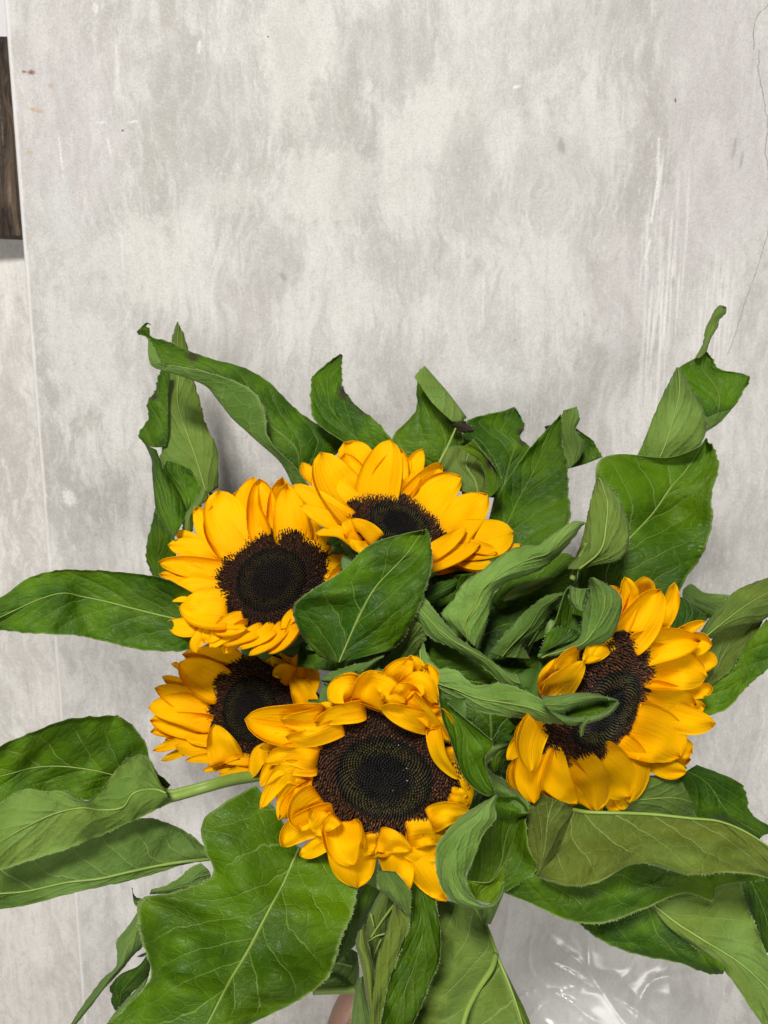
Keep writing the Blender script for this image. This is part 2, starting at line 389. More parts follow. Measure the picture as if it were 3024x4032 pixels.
# ------------------------------------------------------------------ flower heads
FL = {}
BUNDLE = [(1530, 4180, .545), (1560, 4700, .60), (1600, 5600, .68)]
def head(key, f, cx, cy, depth, n, R, label, nflo=1700):
    x0, y0, k = FR[f]; px, py = x0+cx*k, y0+cy*k
    c = unproj(px, py, depth); n = np.array(n, float); n /= np.linalg.norm(n); nw = dir_w(n)
    root = bpy.data.objects.new('sunflower', None); COL.objects.link(root); root.location = c
    root.empty_display_size = .03
    tag(root, label, 'sunflower', 'sunflowers in the bouquet')
    a = np.cross(nw, [0.1, 0.2, 1.]); a /= np.linalg.norm(a); b = np.cross(nw, a)
    h = FL[key] = dict(px=px, py=py, d=depth, n=n, c=c, root=root, R=R, a=a, b=b, nw=nw)
    g = np.random.default_rng(hash(key) % 1000 if False else sum(map(ord, key)))
    H = R*.20
    def dome(r): return H*(1-(r/R)**2.2) - .13*R*np.exp(-(r/(R*.33))**2)
    # bed of the disc
    V = [c+nw*(dome(0)-.0015)]; Fc = []; nr, na = 10, 40
    for i in range(1, nr+1):
        r = R*1.0*i/nr
        for j in range(na):
            th = 2*math.pi*j/na; V.append(c+(a*math.cos(th)+b*math.sin(th))*r+nw*(dome(r)-.0015))
    for j in range(na):
        Fc.append((0, 1+j, 1+(j+1) % na))
        for i in range(nr-1):
            p0 = 1+i*na; Fc.append((p0+j, p0+na+j, p0+na+(j+1) % na, p0+(j+1) % na))
    disc = new_obj('disc', V, Fc, [M_DISC], root, origin=c)
    # florets in a spiral
    V = []; Fc = []; Cc = []
    ga = math.pi*(3-math.sqrt(5)); sp = R*math.sqrt(math.pi/nflo)
    for i in range(nflo):
        rr = math.sqrt((i+.5)/nflo); r = R*rr*1.0; th = i*ga + (0 if rr < .6 else g.normal(0, .012))
        e = a*math.cos(th)+b*math.sin(th); tq = np.cross(nw, e)
        p = c+e*r+nw*(dome(r)-.001)
        if rr < .30:   hgt, w, lean = sp*.9, sp*.42, .0; cb, ct = (.003, .0035, .0035), (.014, .0135, .0125)
        elif rr < .56:
            u = (rr-.30)/.26; hgt, w, lean = sp*(1.0+.3*u), sp*.40, .05
            cb = (.004, .004, .003); m_ = math.sin(math.pi*min(1, u*1.15)); ct = (.020+.050*m_*g.uniform(.5, 1.2), .019+.038*m_*g.uniform(.5, 1.2), .014+.006*m_)
        else:
            u = (rr-.56)/.44; hgt, w, lean = sp*(1.0+.9*u*g.uniform(.6, 1.3)), sp*.36, .10+.32*u*u
            cb = (.022, .009, .005)
            ct = (.15, .064, .018) if g.random() < .2 else (.066*g.uniform(.6, 1.5), .031, .017)
            if rr > .93: hgt *= .9; lean *= .7; ct = (.020, .009, .008)
        ax = nw+e*(lean+g.normal(0, .05+.10*(rr > .56)))+tq*g.normal(0, .03+.14*(rr > .56)); ax /= np.linalg.norm(ax)
        k0 = len(V)
        for j in range(4):
            t4 = math.pi/4+j*math.pi/2; o = (e*math.cos(t4)+tq*math.sin(t4))*w*1.3
            V.append(p+o); Cc.append(cb)
        for j in range(4):
            t4 = math.pi/4+j*math.pi/2; o = (e*math.cos(t4)+tq*math.sin(t4))*w*.62
            V.append(p+o+ax*hgt*.7); Cc.append(ct if g.random() < .75 else cb)
        V.append(p+ax*hgt); Cc.append(ct)
        for j in range(4):
            j2 = (j+1) % 4; Fc.append((k0+j, k0+j2, k0+4+j2, k0+4+j)); Fc.append((k0+4+j, k0+4+j2, k0+8))
    if key == 'F1':     # a few white flecks caught on the disc
        for u, v in ((1087, 867), (1110, 885), (1143, 1050), (1163, 1037), (1167, 1118), (1073, 1183)):
            r_ = unproj(x0+u*k, y0+v*k, 1.)-CAM; p = CAM+r_*(((c+nw*.009-CAM)@nw)/(r_@nw)); e = a*g.normal()+b*g.normal(); e /= np.linalg.norm(e)
            k0 = len(V); t_ = np.cross(nw, e); V += [p-e*.0005, p+t_*.00009, p+e*.0005, p-t_*.00009+nw*.0001]; Cc += [(.6, .6, .55)]*4
            Fc += [(k0, k0+1, k0+2), (k0, k0+2, k0+3), (k0, k0+3, k0+1), (k0+1, k0+3, k0+2)]
    tag(new_obj('florets', V, Fc, [M_FLORET], disc, smooth=False, cols=dict(tint=Cc), origin=c), kind='stuff')
    # green back of the head
    V = []; Fc = []; prof = [(1.0, -.0015), (1.08, -.004), (1.02, -.010), (.75, -.017), (.35, -.023), (.14, -.03)]
    for r, z in prof:
        for j in range(na):
            th = 2*math.pi*j/na; V.append(c+(a*math.cos(th)+b*math.sin(th))*r*R+nw*z*R/.035)
    for i in range(len(prof)-1):
        for j in range(na): Fc.append((i*na+j, (i+1)*na+j, (i+1)*na+(j+1) % na, i*na+(j+1) % na))
    new_obj('receptacle', V, Fc, [M_SEPAL], root, origin=c)
    # stem to the hand
    s0 = c-nw*.026*R/.035; s1 = c-nw*.06
    bun = [unproj(u+g.normal(0, 26), v, d_+g.normal(0, .008)) for u, v, d_ in BUNDLE]
    path = catmull(np.array([s0, s1, *bun]), 40); h['stem'] = path
    v, fc = tube(path, np.concatenate([np.linspace(.0046, .0042, 8), np.full(32, .0042)]), 9)
    new_obj('stem', v, fc, [M_STEM], root, origin=c)
    # bracts under the petals
    for i in range(22):
        th = 2*math.pi*(i+g.uniform(-.3, .3))/22; e = a*math.cos(th)+b*math.sin(th); tq = np.cross(nw, e)
        L = R*g.uniform(.12, .22); vs = []; fs = []
        for q_ in range(7):
            u = q_/6; w = R*.19*(1-u**1.7)*(.75+.5*u)+.0001
            pc = c+e*(R*1.0+L*u)+nw*(-.0115-L*(.25*u+.4*u*u))
            for t in (-1, -.4, .4, 1): vs.append(pc+tq*w*t+nw*(.0012*(t*t)))
        for q_ in range(6):
            for t in range(3): fs.append((q_*4+t, q_*4+4+t, q_*4+5+t, q_*4+1+t))
        m0 = len(vs); vs += [x-nw*.0004 for x in vs]; fs += [tuple(reversed([y+m0 for y in f_])) for f_ in fs]
        new_obj('bract', vs, fs, [M_SEPAL], root, origin=c)
    return h

def petal(key, f, pts, w, z0, zm, z1, roll=None, cup=None, tip=2.6, bk=.14, wav=.16):
    h = FL[key]; SEED[0] += 1; g = np.random.default_rng(SEED[0])
    x0, y0, k = FR[f]
    p = np.array([[float(a) for a in s.split(',')] for s in pts.split()])*k+np.array([x0, y0]); w = w*k*dict(F2=1.24, F3=1.3, F5=1.26).get(key, 1.18)
    if bk > .1:
        hc = np.array([h['px'], h['py']]); nwv = h['nw']
        for _ in range(40):
            r_ = unproj(p[0, 0], p[0, 1], 1.)-CAM; hit = CAM+r_*(((h['c']-CAM)@nwv)/(r_@nwv))
            if np.linalg.norm(hit-h['c']) < h['R']*.97: break
            p[0] = p[0]+(hc-p[0])*.02
    p = np.concatenate([[p[0]-(p[1]-p[0])*bk*len(p)/2*.7], p])
    m, n = 20, 11
    cl = catmull(p, m); S = np.linspace(0, 1, m); T = np.linspace(-1, 1, n)
    tg = np.gradient(cl, axis=0); tg /= np.linalg.norm(tg, axis=1, keepdims=True)+1e-9
    tg = catmull(tg[::3], m); tg /= np.linalg.norm(tg, axis=1, keepdims=True)+1e-9
    pr = np.stack([tg[:, 1], -tg[:, 0]], 1)
    u = np.clip(S/.5, 0, 1); prof = (.68+.32*(u*u*(3-2*u)))*np.clip(1-S**(tip+.7), 0, 1)**.64
    hw = w/2*prof
    asym = 1+.10*g.normal()*np.sin(math.pi*S)
    G = cl[:, None, :]+pr[:, None, :]*(hw[:, None]*T[None, :]*np.where(T > 0, asym[:, None], 2-asym[:, None]))[..., None]
    roll = g.normal(0, .22) if roll is None else roll
    cup = g.uniform(-.15, .5) if cup is None else cup
    sc = min(1.3, w/110)
    lift = np.interp(S, [0, .1, .55, 1], [z0, z0, zm, z1]); lift = np.convolve(np.pad(lift, 3, mode='edge'), np.ones(7)/7, 'valid')
    Z = lift[:, None]+(roll*T[None, :]+cup*(T[None, :]**2-.4))*sc*(.35+.65*prof[:, None])
    Z = Z+.018*sc*np.cos(T*math.pi*2.2+g.uniform(-.6, .6))[None, :]*np.sin(math.pi*np.clip(S*1.05, 0, 1))[:, None]
    Z = Z-.04*sc*np.exp(-(T/.14)**2)[None, :]*np.clip(S, 0, 1)[:, None]
    Z = Z+smooth_noise(m, n, 6, 4, SEED[0])*wav*sc
    Z = Z+.11*sc*(np.abs(T)**2.5*np.sign(T))[None, :]*np.sin(S*g.uniform(7, 12)+g.uniform(0, 6))[:, None]*S[:, None]
    # depth of the head's plane, easing off beyond the disc
    nx, ny, nz = h['n']; gx, gy = nx/nz, ny/nz
    X = (G[..., 0]-h['px'])/FPX*h['d']; Y = -(G[..., 1]-h['py'])/FPX*h['d']
    pl = gx*X+gy*Y
    rad = np.sqrt(X*X+Y*Y+pl*pl); R = h['R']*1.02
    ef = np.where(rad > R, (R+(rad-R)*.45)/np.maximum(rad, 1e-6), 1.)
    dep = h['d']+pl*ef+.0015-Z*.01
    W = unproj(G[..., 0], G[..., 1], dep); N = vnormals(W)
    if (N*(CAM-W)).sum() < 0: N = -N
    th = .00011
    V = np.concatenate([(W+N*th).reshape(-1, 3), (W-N*th).reshape(-1, 3)])
    idx = np.arange(m*n).reshape(m, n); qd = np.stack([idx[:-1, :-1], idx[1:, :-1], idx[1:, 1:], idx[:-1, 1:]], -1).reshape(-1, 4)
    Fq = [*map(tuple, qd), *map(tuple, qd[:, ::-1]+m*n)]
    ring = list(idx[:, 0])+list(idx[-1, 1:])+list(idx[::-1, -1][1:])+list(idx[0, ::-1][1:-1])
    for a_, b_ in zip(ring, ring[1:]+ring[:1]): Fq.append((a_, b_, b_+m*n, a_+m*n))
    U = np.stack(np.meshgrid((T+1)/2, S), -1).reshape(-1, 2); U = np.concatenate([U, U])
    return new_obj('petal', V, Fq, [M_PETAL], h['root'], uv=U, origin=h['c'])

head('F1', 'F', 1022, 1062, .366, (-.12, -.30, .94), .0412, 'largest sunflower at the bottom centre, shaggy curled petals round its broad dark face', 2700)
head('F2', 'E', 955, 738, .475, (-.12, .52, .84), .0395, 'sunflower at upper left with tall upright petals and a pleated lower rim', 1900)
head('F3', 'M', 775, 665, .462, (.30, .72, .63), .0345, 'topmost sunflower, tilted back with its dark face half hidden by a leaf', 1700)
head('F4', 'N', 930, 812, .502, (-.42, .26, .87), .0378, 'sunflower tucked under the upper left one and behind the largest one', 1800)
head('F5', 'H', 582, 1012, .392, (.50, -.35, .79), .0415, 'rightmost sunflower, with a curled leaf lying across its dark face', 2300)

def petals(key, f, txt):
    rows = []
    for l in txt.strip().splitlines():
        a = l.split('|'); z = [float(x) for x in a[2].split(',')]
        kw = {}
        for e in a[3:]:
            kk, vv = e.split('='); kw[kk.strip()] = float(vv)
        petal(key, f, a[0], float(a[1]), *z, **kw); rows.append((a[0], float(a[1]), z))
    # the back row, seen between the front petals
    h = FL[key]; x0, y0, k = FR[f]; c = np.array([(h['px']-x0)/k, (h['py']-y0)/k]); g = np.random.default_rng(len(rows))
    for pts, w, z in rows:
        p = np.array([[float(v) for v in s.split(',')] for s in pts.split()])-c
        if np.linalg.norm(p[-1])-np.linalg.norm(p[0]) < 60*.6/k or z[2] > .85 or w < 85: continue
        if g.random() < .5: continue
        for sg in (g.choice((-1, 1)),):
            an = math.radians(sg*g.uniform(6, 10)); r = np.array([[math.cos(an), -math.sin(an)], [math.sin(an), math.cos(an)]])
            q_ = p@r.T; q_ = q_[:1]+(q_-q_[:1])*g.uniform(.78, .93)+c
            petal(key, f, ' '.join('%.1f,%.1f' % tuple(v) for v in q_), w*.9, z[0]-.45, z[1]-.5, z[2]-.55)
# ------------------------------------------------------------------ petals: centre line (base -> tip) | width | lift base, middle, tip (cm)
petals('F2', 'E', '''
840,430 770,240 832,45|180|-.3,.1,.1
1010,430 1005,200 1015,48|160|-.4,-.1,-.3
500,500 400,440 312,412|85|-.3,-.2,-.4
690,550 530,390 445,235|150|-.3,.1,.2
770,500 640,310 592,132|262|-.1,.5,.5|tip=4
620,600 450,520 265,490|165|-.2,.1,0
600,670 400,630 203,604|140|-.1,.4,.3
580,745 390,715 209,680|110|-.2,.2,.0
925,430 890,230 862,55|205|-.1,.5,.4
1090,455 1068,270 1040,85|215|0,.6,.5
1180,470 1190,390 1178,330|110|-.2,.2,.4
1190,490 1215,400 1195,315|100|-.1,.4,.6
1240,530 1290,480 1312,410|95|-.1,.3,.5
1270,590 1370,560 1472,572|140|-.2,.3,.3
1300,640 1360,600 1405,530|90|0,.5,.8
1330,760 1370,690 1415,600|80|-.1,.5,.8|roll=.5
1290,770 1330,700 1400,640|70|0,.5,.8|roll=-.5
595,820 410,790 245,838|160|-.1,.6,.3
560,860 420,850 250,845|130|-.3,.2,-.1
645,920 480,915 340,905|225|.1,1.1,.7|tip=3.4
490,1050 370,1030 262,992|130|-.2,.3,.2
560,1010 620,1040 790,1035|90|.0,.9,1.2
760,1010 640,1050 540,1160|150|.1,1.0,.5
620,1040 540,1080 495,1120|110|.1,.8,.3
480,1070 460,1130 462,1195|85|-.1,.4,.1
880,1035 770,1085 628,1148|78|.2,1.0,.6|roll=.5
960,1030 880,1095 728,1170|84|.2,1.1,.7|roll=.5
1020,1025 930,1120 795,1212|86|.2,1.2,.8|roll=.5
1080,1020 1010,1120 925,1200|96|.2,1.3,.9|roll=.5
1095,935 1040,990 1005,1040|66|.2,1.0,1.1
1105,1000 1065,1090 985,1190|84|.2,1.1,.9|roll=-.4
''')
petals('F3', 'M', '''
600,300 585,190 582,145|90|-.6,-.6,-.7
575,480 500,230 420,102|220|-.5,-.1,-.3|tip=4
280,430 205,320 146,233|95|-.6,-.6,-.6
545,480 465,300 425,172|175|-.3,.3,.3
500,565 350,370 268,165|240|-.1,.6,.7|tip=4
750,490 850,320 935,142|150|-.4,.0,-.1
650,490 690,280 722,83|232|0,.6,.5|tip=3.5
820,540 940,390 1062,232|165|-.2,.3,.2
1000,640 1100,540 1245,452|120|-.4,-.1,-.2
905,570 1030,430 1190,325|185|.0,.5,.4|tip=4
1090,705 1200,600 1362,440|245|0,.6,.5|tip=3.4
1180,860 1370,890 1575,765|140|-.6,-.2,-.3
1060,930 1180,880 1325,945|125|-.9,-.7,-.9
1200,760 1370,730 1532,690|210|-.2,.4,.2|tip=5
1180,850 1300,880 1440,830|110|-.4,-.1,.1
1270,800 1350,808 1424,822|70|.1,.5,.5
990,880 1150,830 1312,768|110|.0,.8,.7
985,820 1110,740 1222,662|95|.3,1.2,1.1
415,620 300,540 150,440|110|-.1,.1,.1
440,605 260,490 92,375|135|0,.9,.9
500,720 440,690 330,640|110|.0,.3,.2
420,635 280,585 136,516|100|.1,1.0,1.0
505,700 465,650 405,622|110|.1,.9,.9
640,742 570,670 468,604|95|.2,1.3,1.5
520,755 390,680 228,700|72|.2,1.0,1.1|roll=.4
630,780 540,790 445,742|80|.2,1.0,1.2
560,790 520,780 480,760|70|.1,.8,1.0
''')
petals('F4', 'N', '''
800,420 680,340 520,300|140|-.3,-.1,-.2
790,450 600,390 345,365|190|-.2,.2,.0
330,500 300,455 290,437|50|-.5,-.5,-.5
620,760 380,640 182,545|150|-.4,-.2,-.3
660,640 480,540 325,430|290|0,.6,.5|tip=3.4
570,810 340,710 122,640|205|-.1,.4,.2
545,960 330,970 85,1000|170|-.3,.0,-.2
550,890 330,810 70,800|235|.1,.7,.4|tip=4
545,960 330,930 80,905|200|.0,.5,.3|tip=4
545,1010 450,940 380,960|130|-.1,.1,.1
420,1090 250,1110 105,1152|85|-.2,.2,.2
540,1185 420,1140 290,1110|125|-.1,.5,.3
555,1130 470,1065 368,1045|95|.1,.7,.7
710,1290 550,1215 370,1232|90|.0,.7,.7
700,1240 650,1090 608,938|270|.2,1.2,1.5|tip=1.7|bk=.02
890,1225 790,1225 697,1252|95|.2,.8,.8
885,1300 770,1335 645,1342|85|.2,.8,.7
1060,1160 970,1200 910,1380|150|.1,1.0,1.2|roll=.3
985,400 900,405 830,385|60|-.1,.2,.1
1250,430 1090,420 958,372|78|.0,.5,.4
1270,430 1210,350 1150,310|150|-.2,.1,.3
1400,560 1390,440 1320,300|170|-.3,.0,.3
1250,540 1170,500 1087,538|150|.3,1.3,1.8|bk=.02
1310,570 1300,450 1295,318|150|.2,.9,1.3|bk=.02
1500,740 1420,560 1335,395|125|.1,.9,1.4
1370,795 1320,670 1245,535|185|.3,1.4,1.9|bk=.02
1480,790 1440,790 1395,800|70|.0,.5,.7
''')
petals('F5', 'H', '''
835,400 865,290 870,193|150|-.5,-.4,-.2
905,540 1020,400 1066,232|120|-.3,.2,.3
700,500 780,330 745,197|135|-.2,.3,.4
725,605 860,450 975,275|220|.0,.7,.8|tip=4
1040,545 1150,530 1262,480|70|-.4,-.1,.1
1100,620 1200,630 1302,630|150|-.4,-.3,-.3
820,665 1020,625 1232,605|185|.0,.8,.6|tip=4
880,740 930,735 960,725|60|-.1,.0,.0
1180,900 1240,920 1277,955|100|-.5,-.5,-.5
895,785 1080,800 1272,830|240|-.1,.5,.2|tip=4.5
915,970 1050,1000 1205,1010|190|-.2,.3,.0|tip=4
960,1060 1150,1130 1327,1130|180|-.2,.3,.1
1000,1240 1110,1290 1178,1322|130|-.4,-.4,-.6
870,1350 1000,1410 1142,1440|140|-.4,-.2,-.5
800,1170 980,1230 1105,1345|300|-.1,.6,.2|tip=4
640,1620 690,1640 730,1670|130|-.7,-.7,-.9
660,1600 720,1620 772,1645|100|-.6,-.5,-.7
690,1300 800,1420 775,1640|180|-.2,.4,.0|tip=4
540,1380 660,1460 782,1598|270|-.1,.6,.2|tip=4.5
390,1400 540,1540 570,1692|210|-.1,.6,.3
330,1400 480,1560 600,1695|150|-.2,.3,-.1
245,1310 310,1480 440,1645|200|.1,1.0,.6
240,1530 320,1600 440,1650|70|-.4,-.3,-.3
80,1380 50,1460 110,1600|120|-.6,-.4,-.5
130,1180 70,1270 -5,1365|110|-.1,.4,.5
120,1330 140,1480 168,1642|175|.0,.8,.8
205,1110 150,1270 150,1442|160|.4,1.4,1.5|tip=3.5
100,1110 90,1200 100,1380|90|.2,.9,1.1
690,500 600,640 485,745|120|.0,.8,1.4
620,560 560,670 480,745|130|.1,1.0,1.5
470,690 390,720 292,790|110|.2,1.1,1.6
240,965 235,850 312,716|90|.0,.8,1.3
265,965 370,870 487,732|165|.4,1.5,2.2|bk=.02
255,960 290,880 330,800|110|.2,1.1,1.6
232,960 240,985 250,992|34|.1,.3,.5
''')
petals('F1', 'F', '''
1110,500 1200,400 1190,298|180|0.08,0.50,0.25
1050,560 1090,440 1205,320|200|0.18,0.70,0.65
950,640 1000,500 1080,450|190|0.18,0.70,0.65
905,620 960,490 1160,610|190|0.58,2.10,1.55|tip=4|bk=.05
1250,650 1330,630 1375,590|120|0.18,0.80,0.75
1140,480 1260,480 1365,610|160|0.88,1.50,0.75
1120,500 1160,530 1260,580|130|1.08,1.70,1.25
1300,745 1160,705 996,632|140|0.88,1.70,1.95|bk=.04|tip=4
1190,580 1300,700 1445,858|105|1.28,1.90,0.95|bk=.02
1350,640 1420,750 1440,880|110|0.38,0.80,0.45
1480,900 1500,1020 1545,1170|170|0.33,0.60,0.25|roll=.08|cup=-.22
1345,790 1380,960 1495,1110|100|0.98,1.70,0.85|bk=.02
1540,1040 1565,1160 1556,1310|90|0.10,0.40,0.20
1460,1200 1510,1205 1560,1215|80|0.53,0.60,0.35|roll=.08|cup=-.22
1440,1250 1500,1260 1570,1265|90|0.53,0.70,0.35|roll=.08|cup=-.22
1325,1380 1430,1335 1580,1320|160|0.95,1.15,0.50|bk=.03|roll=.08|cup=-.22
1180,1480 1300,1460 1450,1470|170|0.28,0.80,0.25|tip=4|roll=.08|cup=-.22
1120,1490 1240,1590 1365,1640|150|-0.02,0.30,0.15|roll=.08|cup=-.22
1190,1560 1270,1700 1425,1905|240|-0.12,0.00,-0.55|roll=.08|cup=-.22
1060,1560 1110,1720 1162,1852|205|-0.02,0.20,-0.25|roll=.08|cup=-.22
990,1500 1080,1520 1192,1566|150|0.28,0.70,0.65|roll=.08|cup=-.22
1060,1500 1010,1560 960,1600|120|0.08,0.30,0.25
880,1490 900,1560 930,1600|170|0.08,0.20,0.15
820,1480 830,1680 842,1817|300|-0.22,0.00,-0.65
690,1450 740,1540 822,1668|240|0.28,1.00,0.55|tip=3
760,1440 820,1480 880,1560|150|0.18,0.50,0.25
680,1530 560,1560 463,1608|120|-0.22,0.00,-0.25
610,1410 450,1440 342,1548|180|0.08,0.60,0.35
600,1250 500,1320 460,1450|220|0.28,1.00,0.95|tip=4
640,1330 600,1400 540,1450|170|0.38,1.10,0.95|tip=4
700,1360 660,1400 620,1450|90|0.68,1.40,1.25
540,1150 410,1150 325,1375|150|0.18,0.80,0.85
450,1200 400,1280 350,1370|120|0.08,0.60,0.55
530,1080 360,1060 205,1305|150|0.28,1.10,1.05
550,1010 330,1010 205,1155|150|0.18,0.80,0.75
560,970 390,935 235,1000|150|0.48,1.40,1.05
580,900 400,900 200,900|120|0.18,0.70,0.55
720,770 520,840 370,830|120|0.58,1.40,1.55
600,750 340,760 105,715|250|0.28,1.10,1.25|tip=4
600,850 420,850 260,840|130|0.28,0.80,0.75
620,720 470,740 340,720|130|0.68,1.60,1.65
870,650 720,680 560,738|130|0.58,1.50,1.35
720,700 640,650 560,640|100|0.08,0.40,0.35
880,580 770,520 650,590|200|0.28,1.10,1.25|tip=4
700,480 780,470 880,470|120|0.48,1.10,0.95
''')
# ------------------------------------------------------------------ leaves (outline stations in crops of the photograph, depth, visible side)
# upper left
leaf('F2', q('A', (.56, .60), 'l', '440,1150 520,1230 596,1195; 230,1050 450,1000 592,950; 238,880 400,860 517,790; 250,640 330,640 480,640; 268,430 345,420 432,470; 293,235 335,260 387,240; 325,118 330,110 334,118', yel=.45, br=.42, mid=.9, cup=.7),
     q('A', .572, 'u', '120,915 170,930 260,930; 77,845 170,850 270,850; 140,740 200,740 270,740; 133,640 190,640 270,640; 186,560 215,570 270,560; 200,480 230,480 280,480; 228,415 240,410 270,410', ts=(-1, -.5, -.1), br=.32, edges=(1, 0), ser=7, dry=[(180, 605, 26), (190, 540, 14)]))
leaf('F2', q('E', (.55, .545), 'u', '170,695 210,700 300,690; 128,590 200,590 320,590; 130,480 210,470 310,450; 163,350 210,350 260,380; 185,250 190,250 200,270', br=.36, cup=.3),
     q('E', (.50, .53), 'u', '290,440 310,440 372,330; 200,300 290,330 387,300; 174,120 250,150 350,170; 164,0 210,0 280,60; 160,-70 200,-70 235,-20; 118,-168 150,-150 192,-130', ser=0, br=.40, cup=.7, hair=.4))
leaf('F2', q('E', (.51, .52), 'u', '385,310 390,312 400,300; 320,210 400,200 487,230; 255,70 370,90 492,140; 230,-10 330,20 455,60; 260,-60 330,-40 420,0', br=.44, cup=-.4),
     q('E', .505, 'l', '365,410 390,420 430,400; 368,320 400,320 440,240; 438,210 470,220 530,200; 490,120 505,120 527,160', yel=.3, br=.5))
leaf('F3', q('A', (.535, .51), 'u', '1190,1180,.8 1080,1175,.3 1150,1100,0 1230,1080,-.5; 1100,1060,1 1000,1020,.3 1150,920,0 1420,900,-1; 930,880,1.2 850,885,.3 1000,780,0 1180,740,-1; 900,700,1.3 700,755,.3 850,650,0 1060,640,-1; 830,570,1.2 595,625,.3 720,520,0 920,500,-1; 680,490,1 505,525,.3 580,430,0 760,410,-.7; 480,430,.8 330,458,.3 420,380,0 560,355,-.5; 300,395,.5 175,408,.2 240,330,0 400,300,-.3; 230,385,.3 142,335,.2 170,270,0 260,235,0; 150,230,0 136,226,0 145,215,0 160,212,0; 66,186,0 85,170,0 110,165,.1 147,157,.1; 95,150 100,140 110,133 122,140; 125,118 130,117 138,118 145,122; 150,130 152,131 155,133 157,136',
     ts=(-1, -.5, .15, 1), ref=(.4, .85), cup=0, ser=6, br=.42, wav=.12, n=25, m=90, dry=[(430, 335, 40), (140, 130, 22)]))
leaf('F3', q('A', (.52, .55), 'u', '1420,900 1580,950 1745,900; 1230,760 1430,800 1640,770; 1200,620 1330,670 1500,660; 1203,515 1310,560 1415,550; 1210,470 1310,450 1406,470; 1310,380 1350,390 1402,400; 1380,330 1392,322 1408,328', br=.42, cup=-.5, dry=[(1420, 570, 38), (1480, 640, 34), (1540, 705, 28), (1395, 330, 18)]))
# top centre
leaf('F3', q('B', .522, 'u', '500,1080,0 545,1060,0 600,1080,0; 300,1000,0 560,980,.3 760,1010,0; 238,872,-.3 585,880,.3 700,880,0; 388,700,-.3 520,700,.2 700,790,0; 400,560,0 480,600,.2 690,760,.1; 410,440,.4 560,550,.4 722,738,.4; 455,402,1.0 590,560,1.0 720,735,1.0; 420,425,1.5 560,600,1.5 690,770,1.5; 385,470,1.7 500,640,1.7 632,765,1.7',
     cup=.0, br=.46, yel=.25, ref=(.3, .5), wav=.15, vr=(0, 1.), m=60, ser=3),
     q('B', .505, 'u', '615,790 650,770 718,760; 640,800 690,800 722,775; 690,835 715,820 745,790; 770,830 776,815 782,805', ser=8, dry=[(700, 800, 150)], wav=.6, cup=.3),
     rib2=[('B', .497, '545,1035;600,930;640,840;655,805', 1.1, .5)])
leaf('F3', q('B', (.505, .52), 'l', '690,1220 800,1250 868,1256; 560,1150 780,1150 930,1180; 565,990 720,1050 920,1100; 640,920 740,960 870,1000; 665,925 720,890 765,880', yel=.5, br=.22, ser=0, cup=.2, mid=.6),
     q('B', .497, 'u', '860,1262,.4 900,1240,.5 948,1180,.5; 850,1130,0 905,1150,.1 950,1130,.5; 815,1030,0 890,1060,.1 927,1090,.5; 760,980,0 810,960,.1 862,1000,.5; 670,930,0 720,915,.1 767,880,.4', br=.62, yel=.35, ser=4, cup=0, dry=[(880, 1035, 36), (910, 1075, 24)]))
leaf('F3', q('B', (.535, .57), 'u', '700,1250 950,1260 1100,1250; 660,1050 1000,1050 1150,1050; 690,880 1030,920 1135,930; 728,760 950,830 1075,870; 860,715 990,760 1103,795; 955,697 1030,690 1070,715; 1025,672 1035,668 1045,675', br=.44, cup=-.4, dry=[(1085, 830, 34), (1095, 895, 36)]))
leaf('F5', q('B', (.50, .55), 'u', '800,1600 900,1600 1300,1570; 870,1400 1020,1360 1402,1400; 940,1230 1080,1240 1393,1240; 1010,1110 1160,1090 1388,1120; 1130,945 1220,970 1372,990; 1240,825 1290,850 1346,880; 1340,715 1345,728 1352,740', br=.38, cup=-.7, hair=.6),
     q('B', .547, 'l', '1378,1080 1420,1052 1462,1010; 1365,980 1430,950 1493,910; 1345,870 1400,850 1440,812; 1348,740 1400,735 1463,755; 1358,690 1400,678 1446,664', br=.40, yel=.15, cup=.3, ref=(.5, .5)),
     q('B', .556, 'u', '1400,1068 1500,1040 1614,995; 1430,960 1500,930 1575,930; 1430,820 1480,850 1548,885; 1438,812 1442,808 1448,814', br=.44, cup=-.2, ts=(-.2, .3, 1), edges=(0, 1)),
     q('B', .56, 'u', '1235,795 1250,790 1275,785; 1238,806 1250,806 1262,800; 1245,818 1252,815 1260,808', br=.2, dry=[(1250, 800, 40)], ser=0))
# upper right
leaf('F5', q('C', (.498, .507), 'l', '800,1078 950,1085 1140,1085; 858,950 1000,960 1252,930; 908,820 1040,820 1242,790; 978,660 1080,660 1178,665; 1035,550 1080,560 1115,550; 1062,492 1075,492 1090,500', br=.50, yel=.2, cup=.7, mid=.8, ser=3),
     q('C', (.505, .515), 'u', '1235,880 1250,890 1262,908; 1230,800 1330,790 1422,765; 1180,700 1340,680 1492,660; 1110,580 1300,590 1533,548; 1075,500 1230,500 1345,505; 1175,437 1240,425 1300,440; 1245,390 1256,388 1264,395', br=.40, cup=-.3, ts=(-.6, 0, 1), edges=(0, 1), ser=6, dry=[(1332, 488, 14), (1500, 542, 14)]),
     q('C', .505, 'l', '1254,910 1258,908 1264,906; 1251,850 1300,850 1345,850; 1254,822 1330,790 1420,768', br=.40, ser=2, cup=.2),
     q('C', (.513, .525), 'l', '1180,437 1220,425 1258,385; 1233,340 1258,330 1287,300; 1248,250 1290,250 1330,228; 1285,170 1310,172 1338,185; 1318,110 1345,130 1383,135; 1343,86 1360,88 1386,98', br=.48, yel=.3, ser=2, cup=.4, dry=[(1375, 100, 12)]))
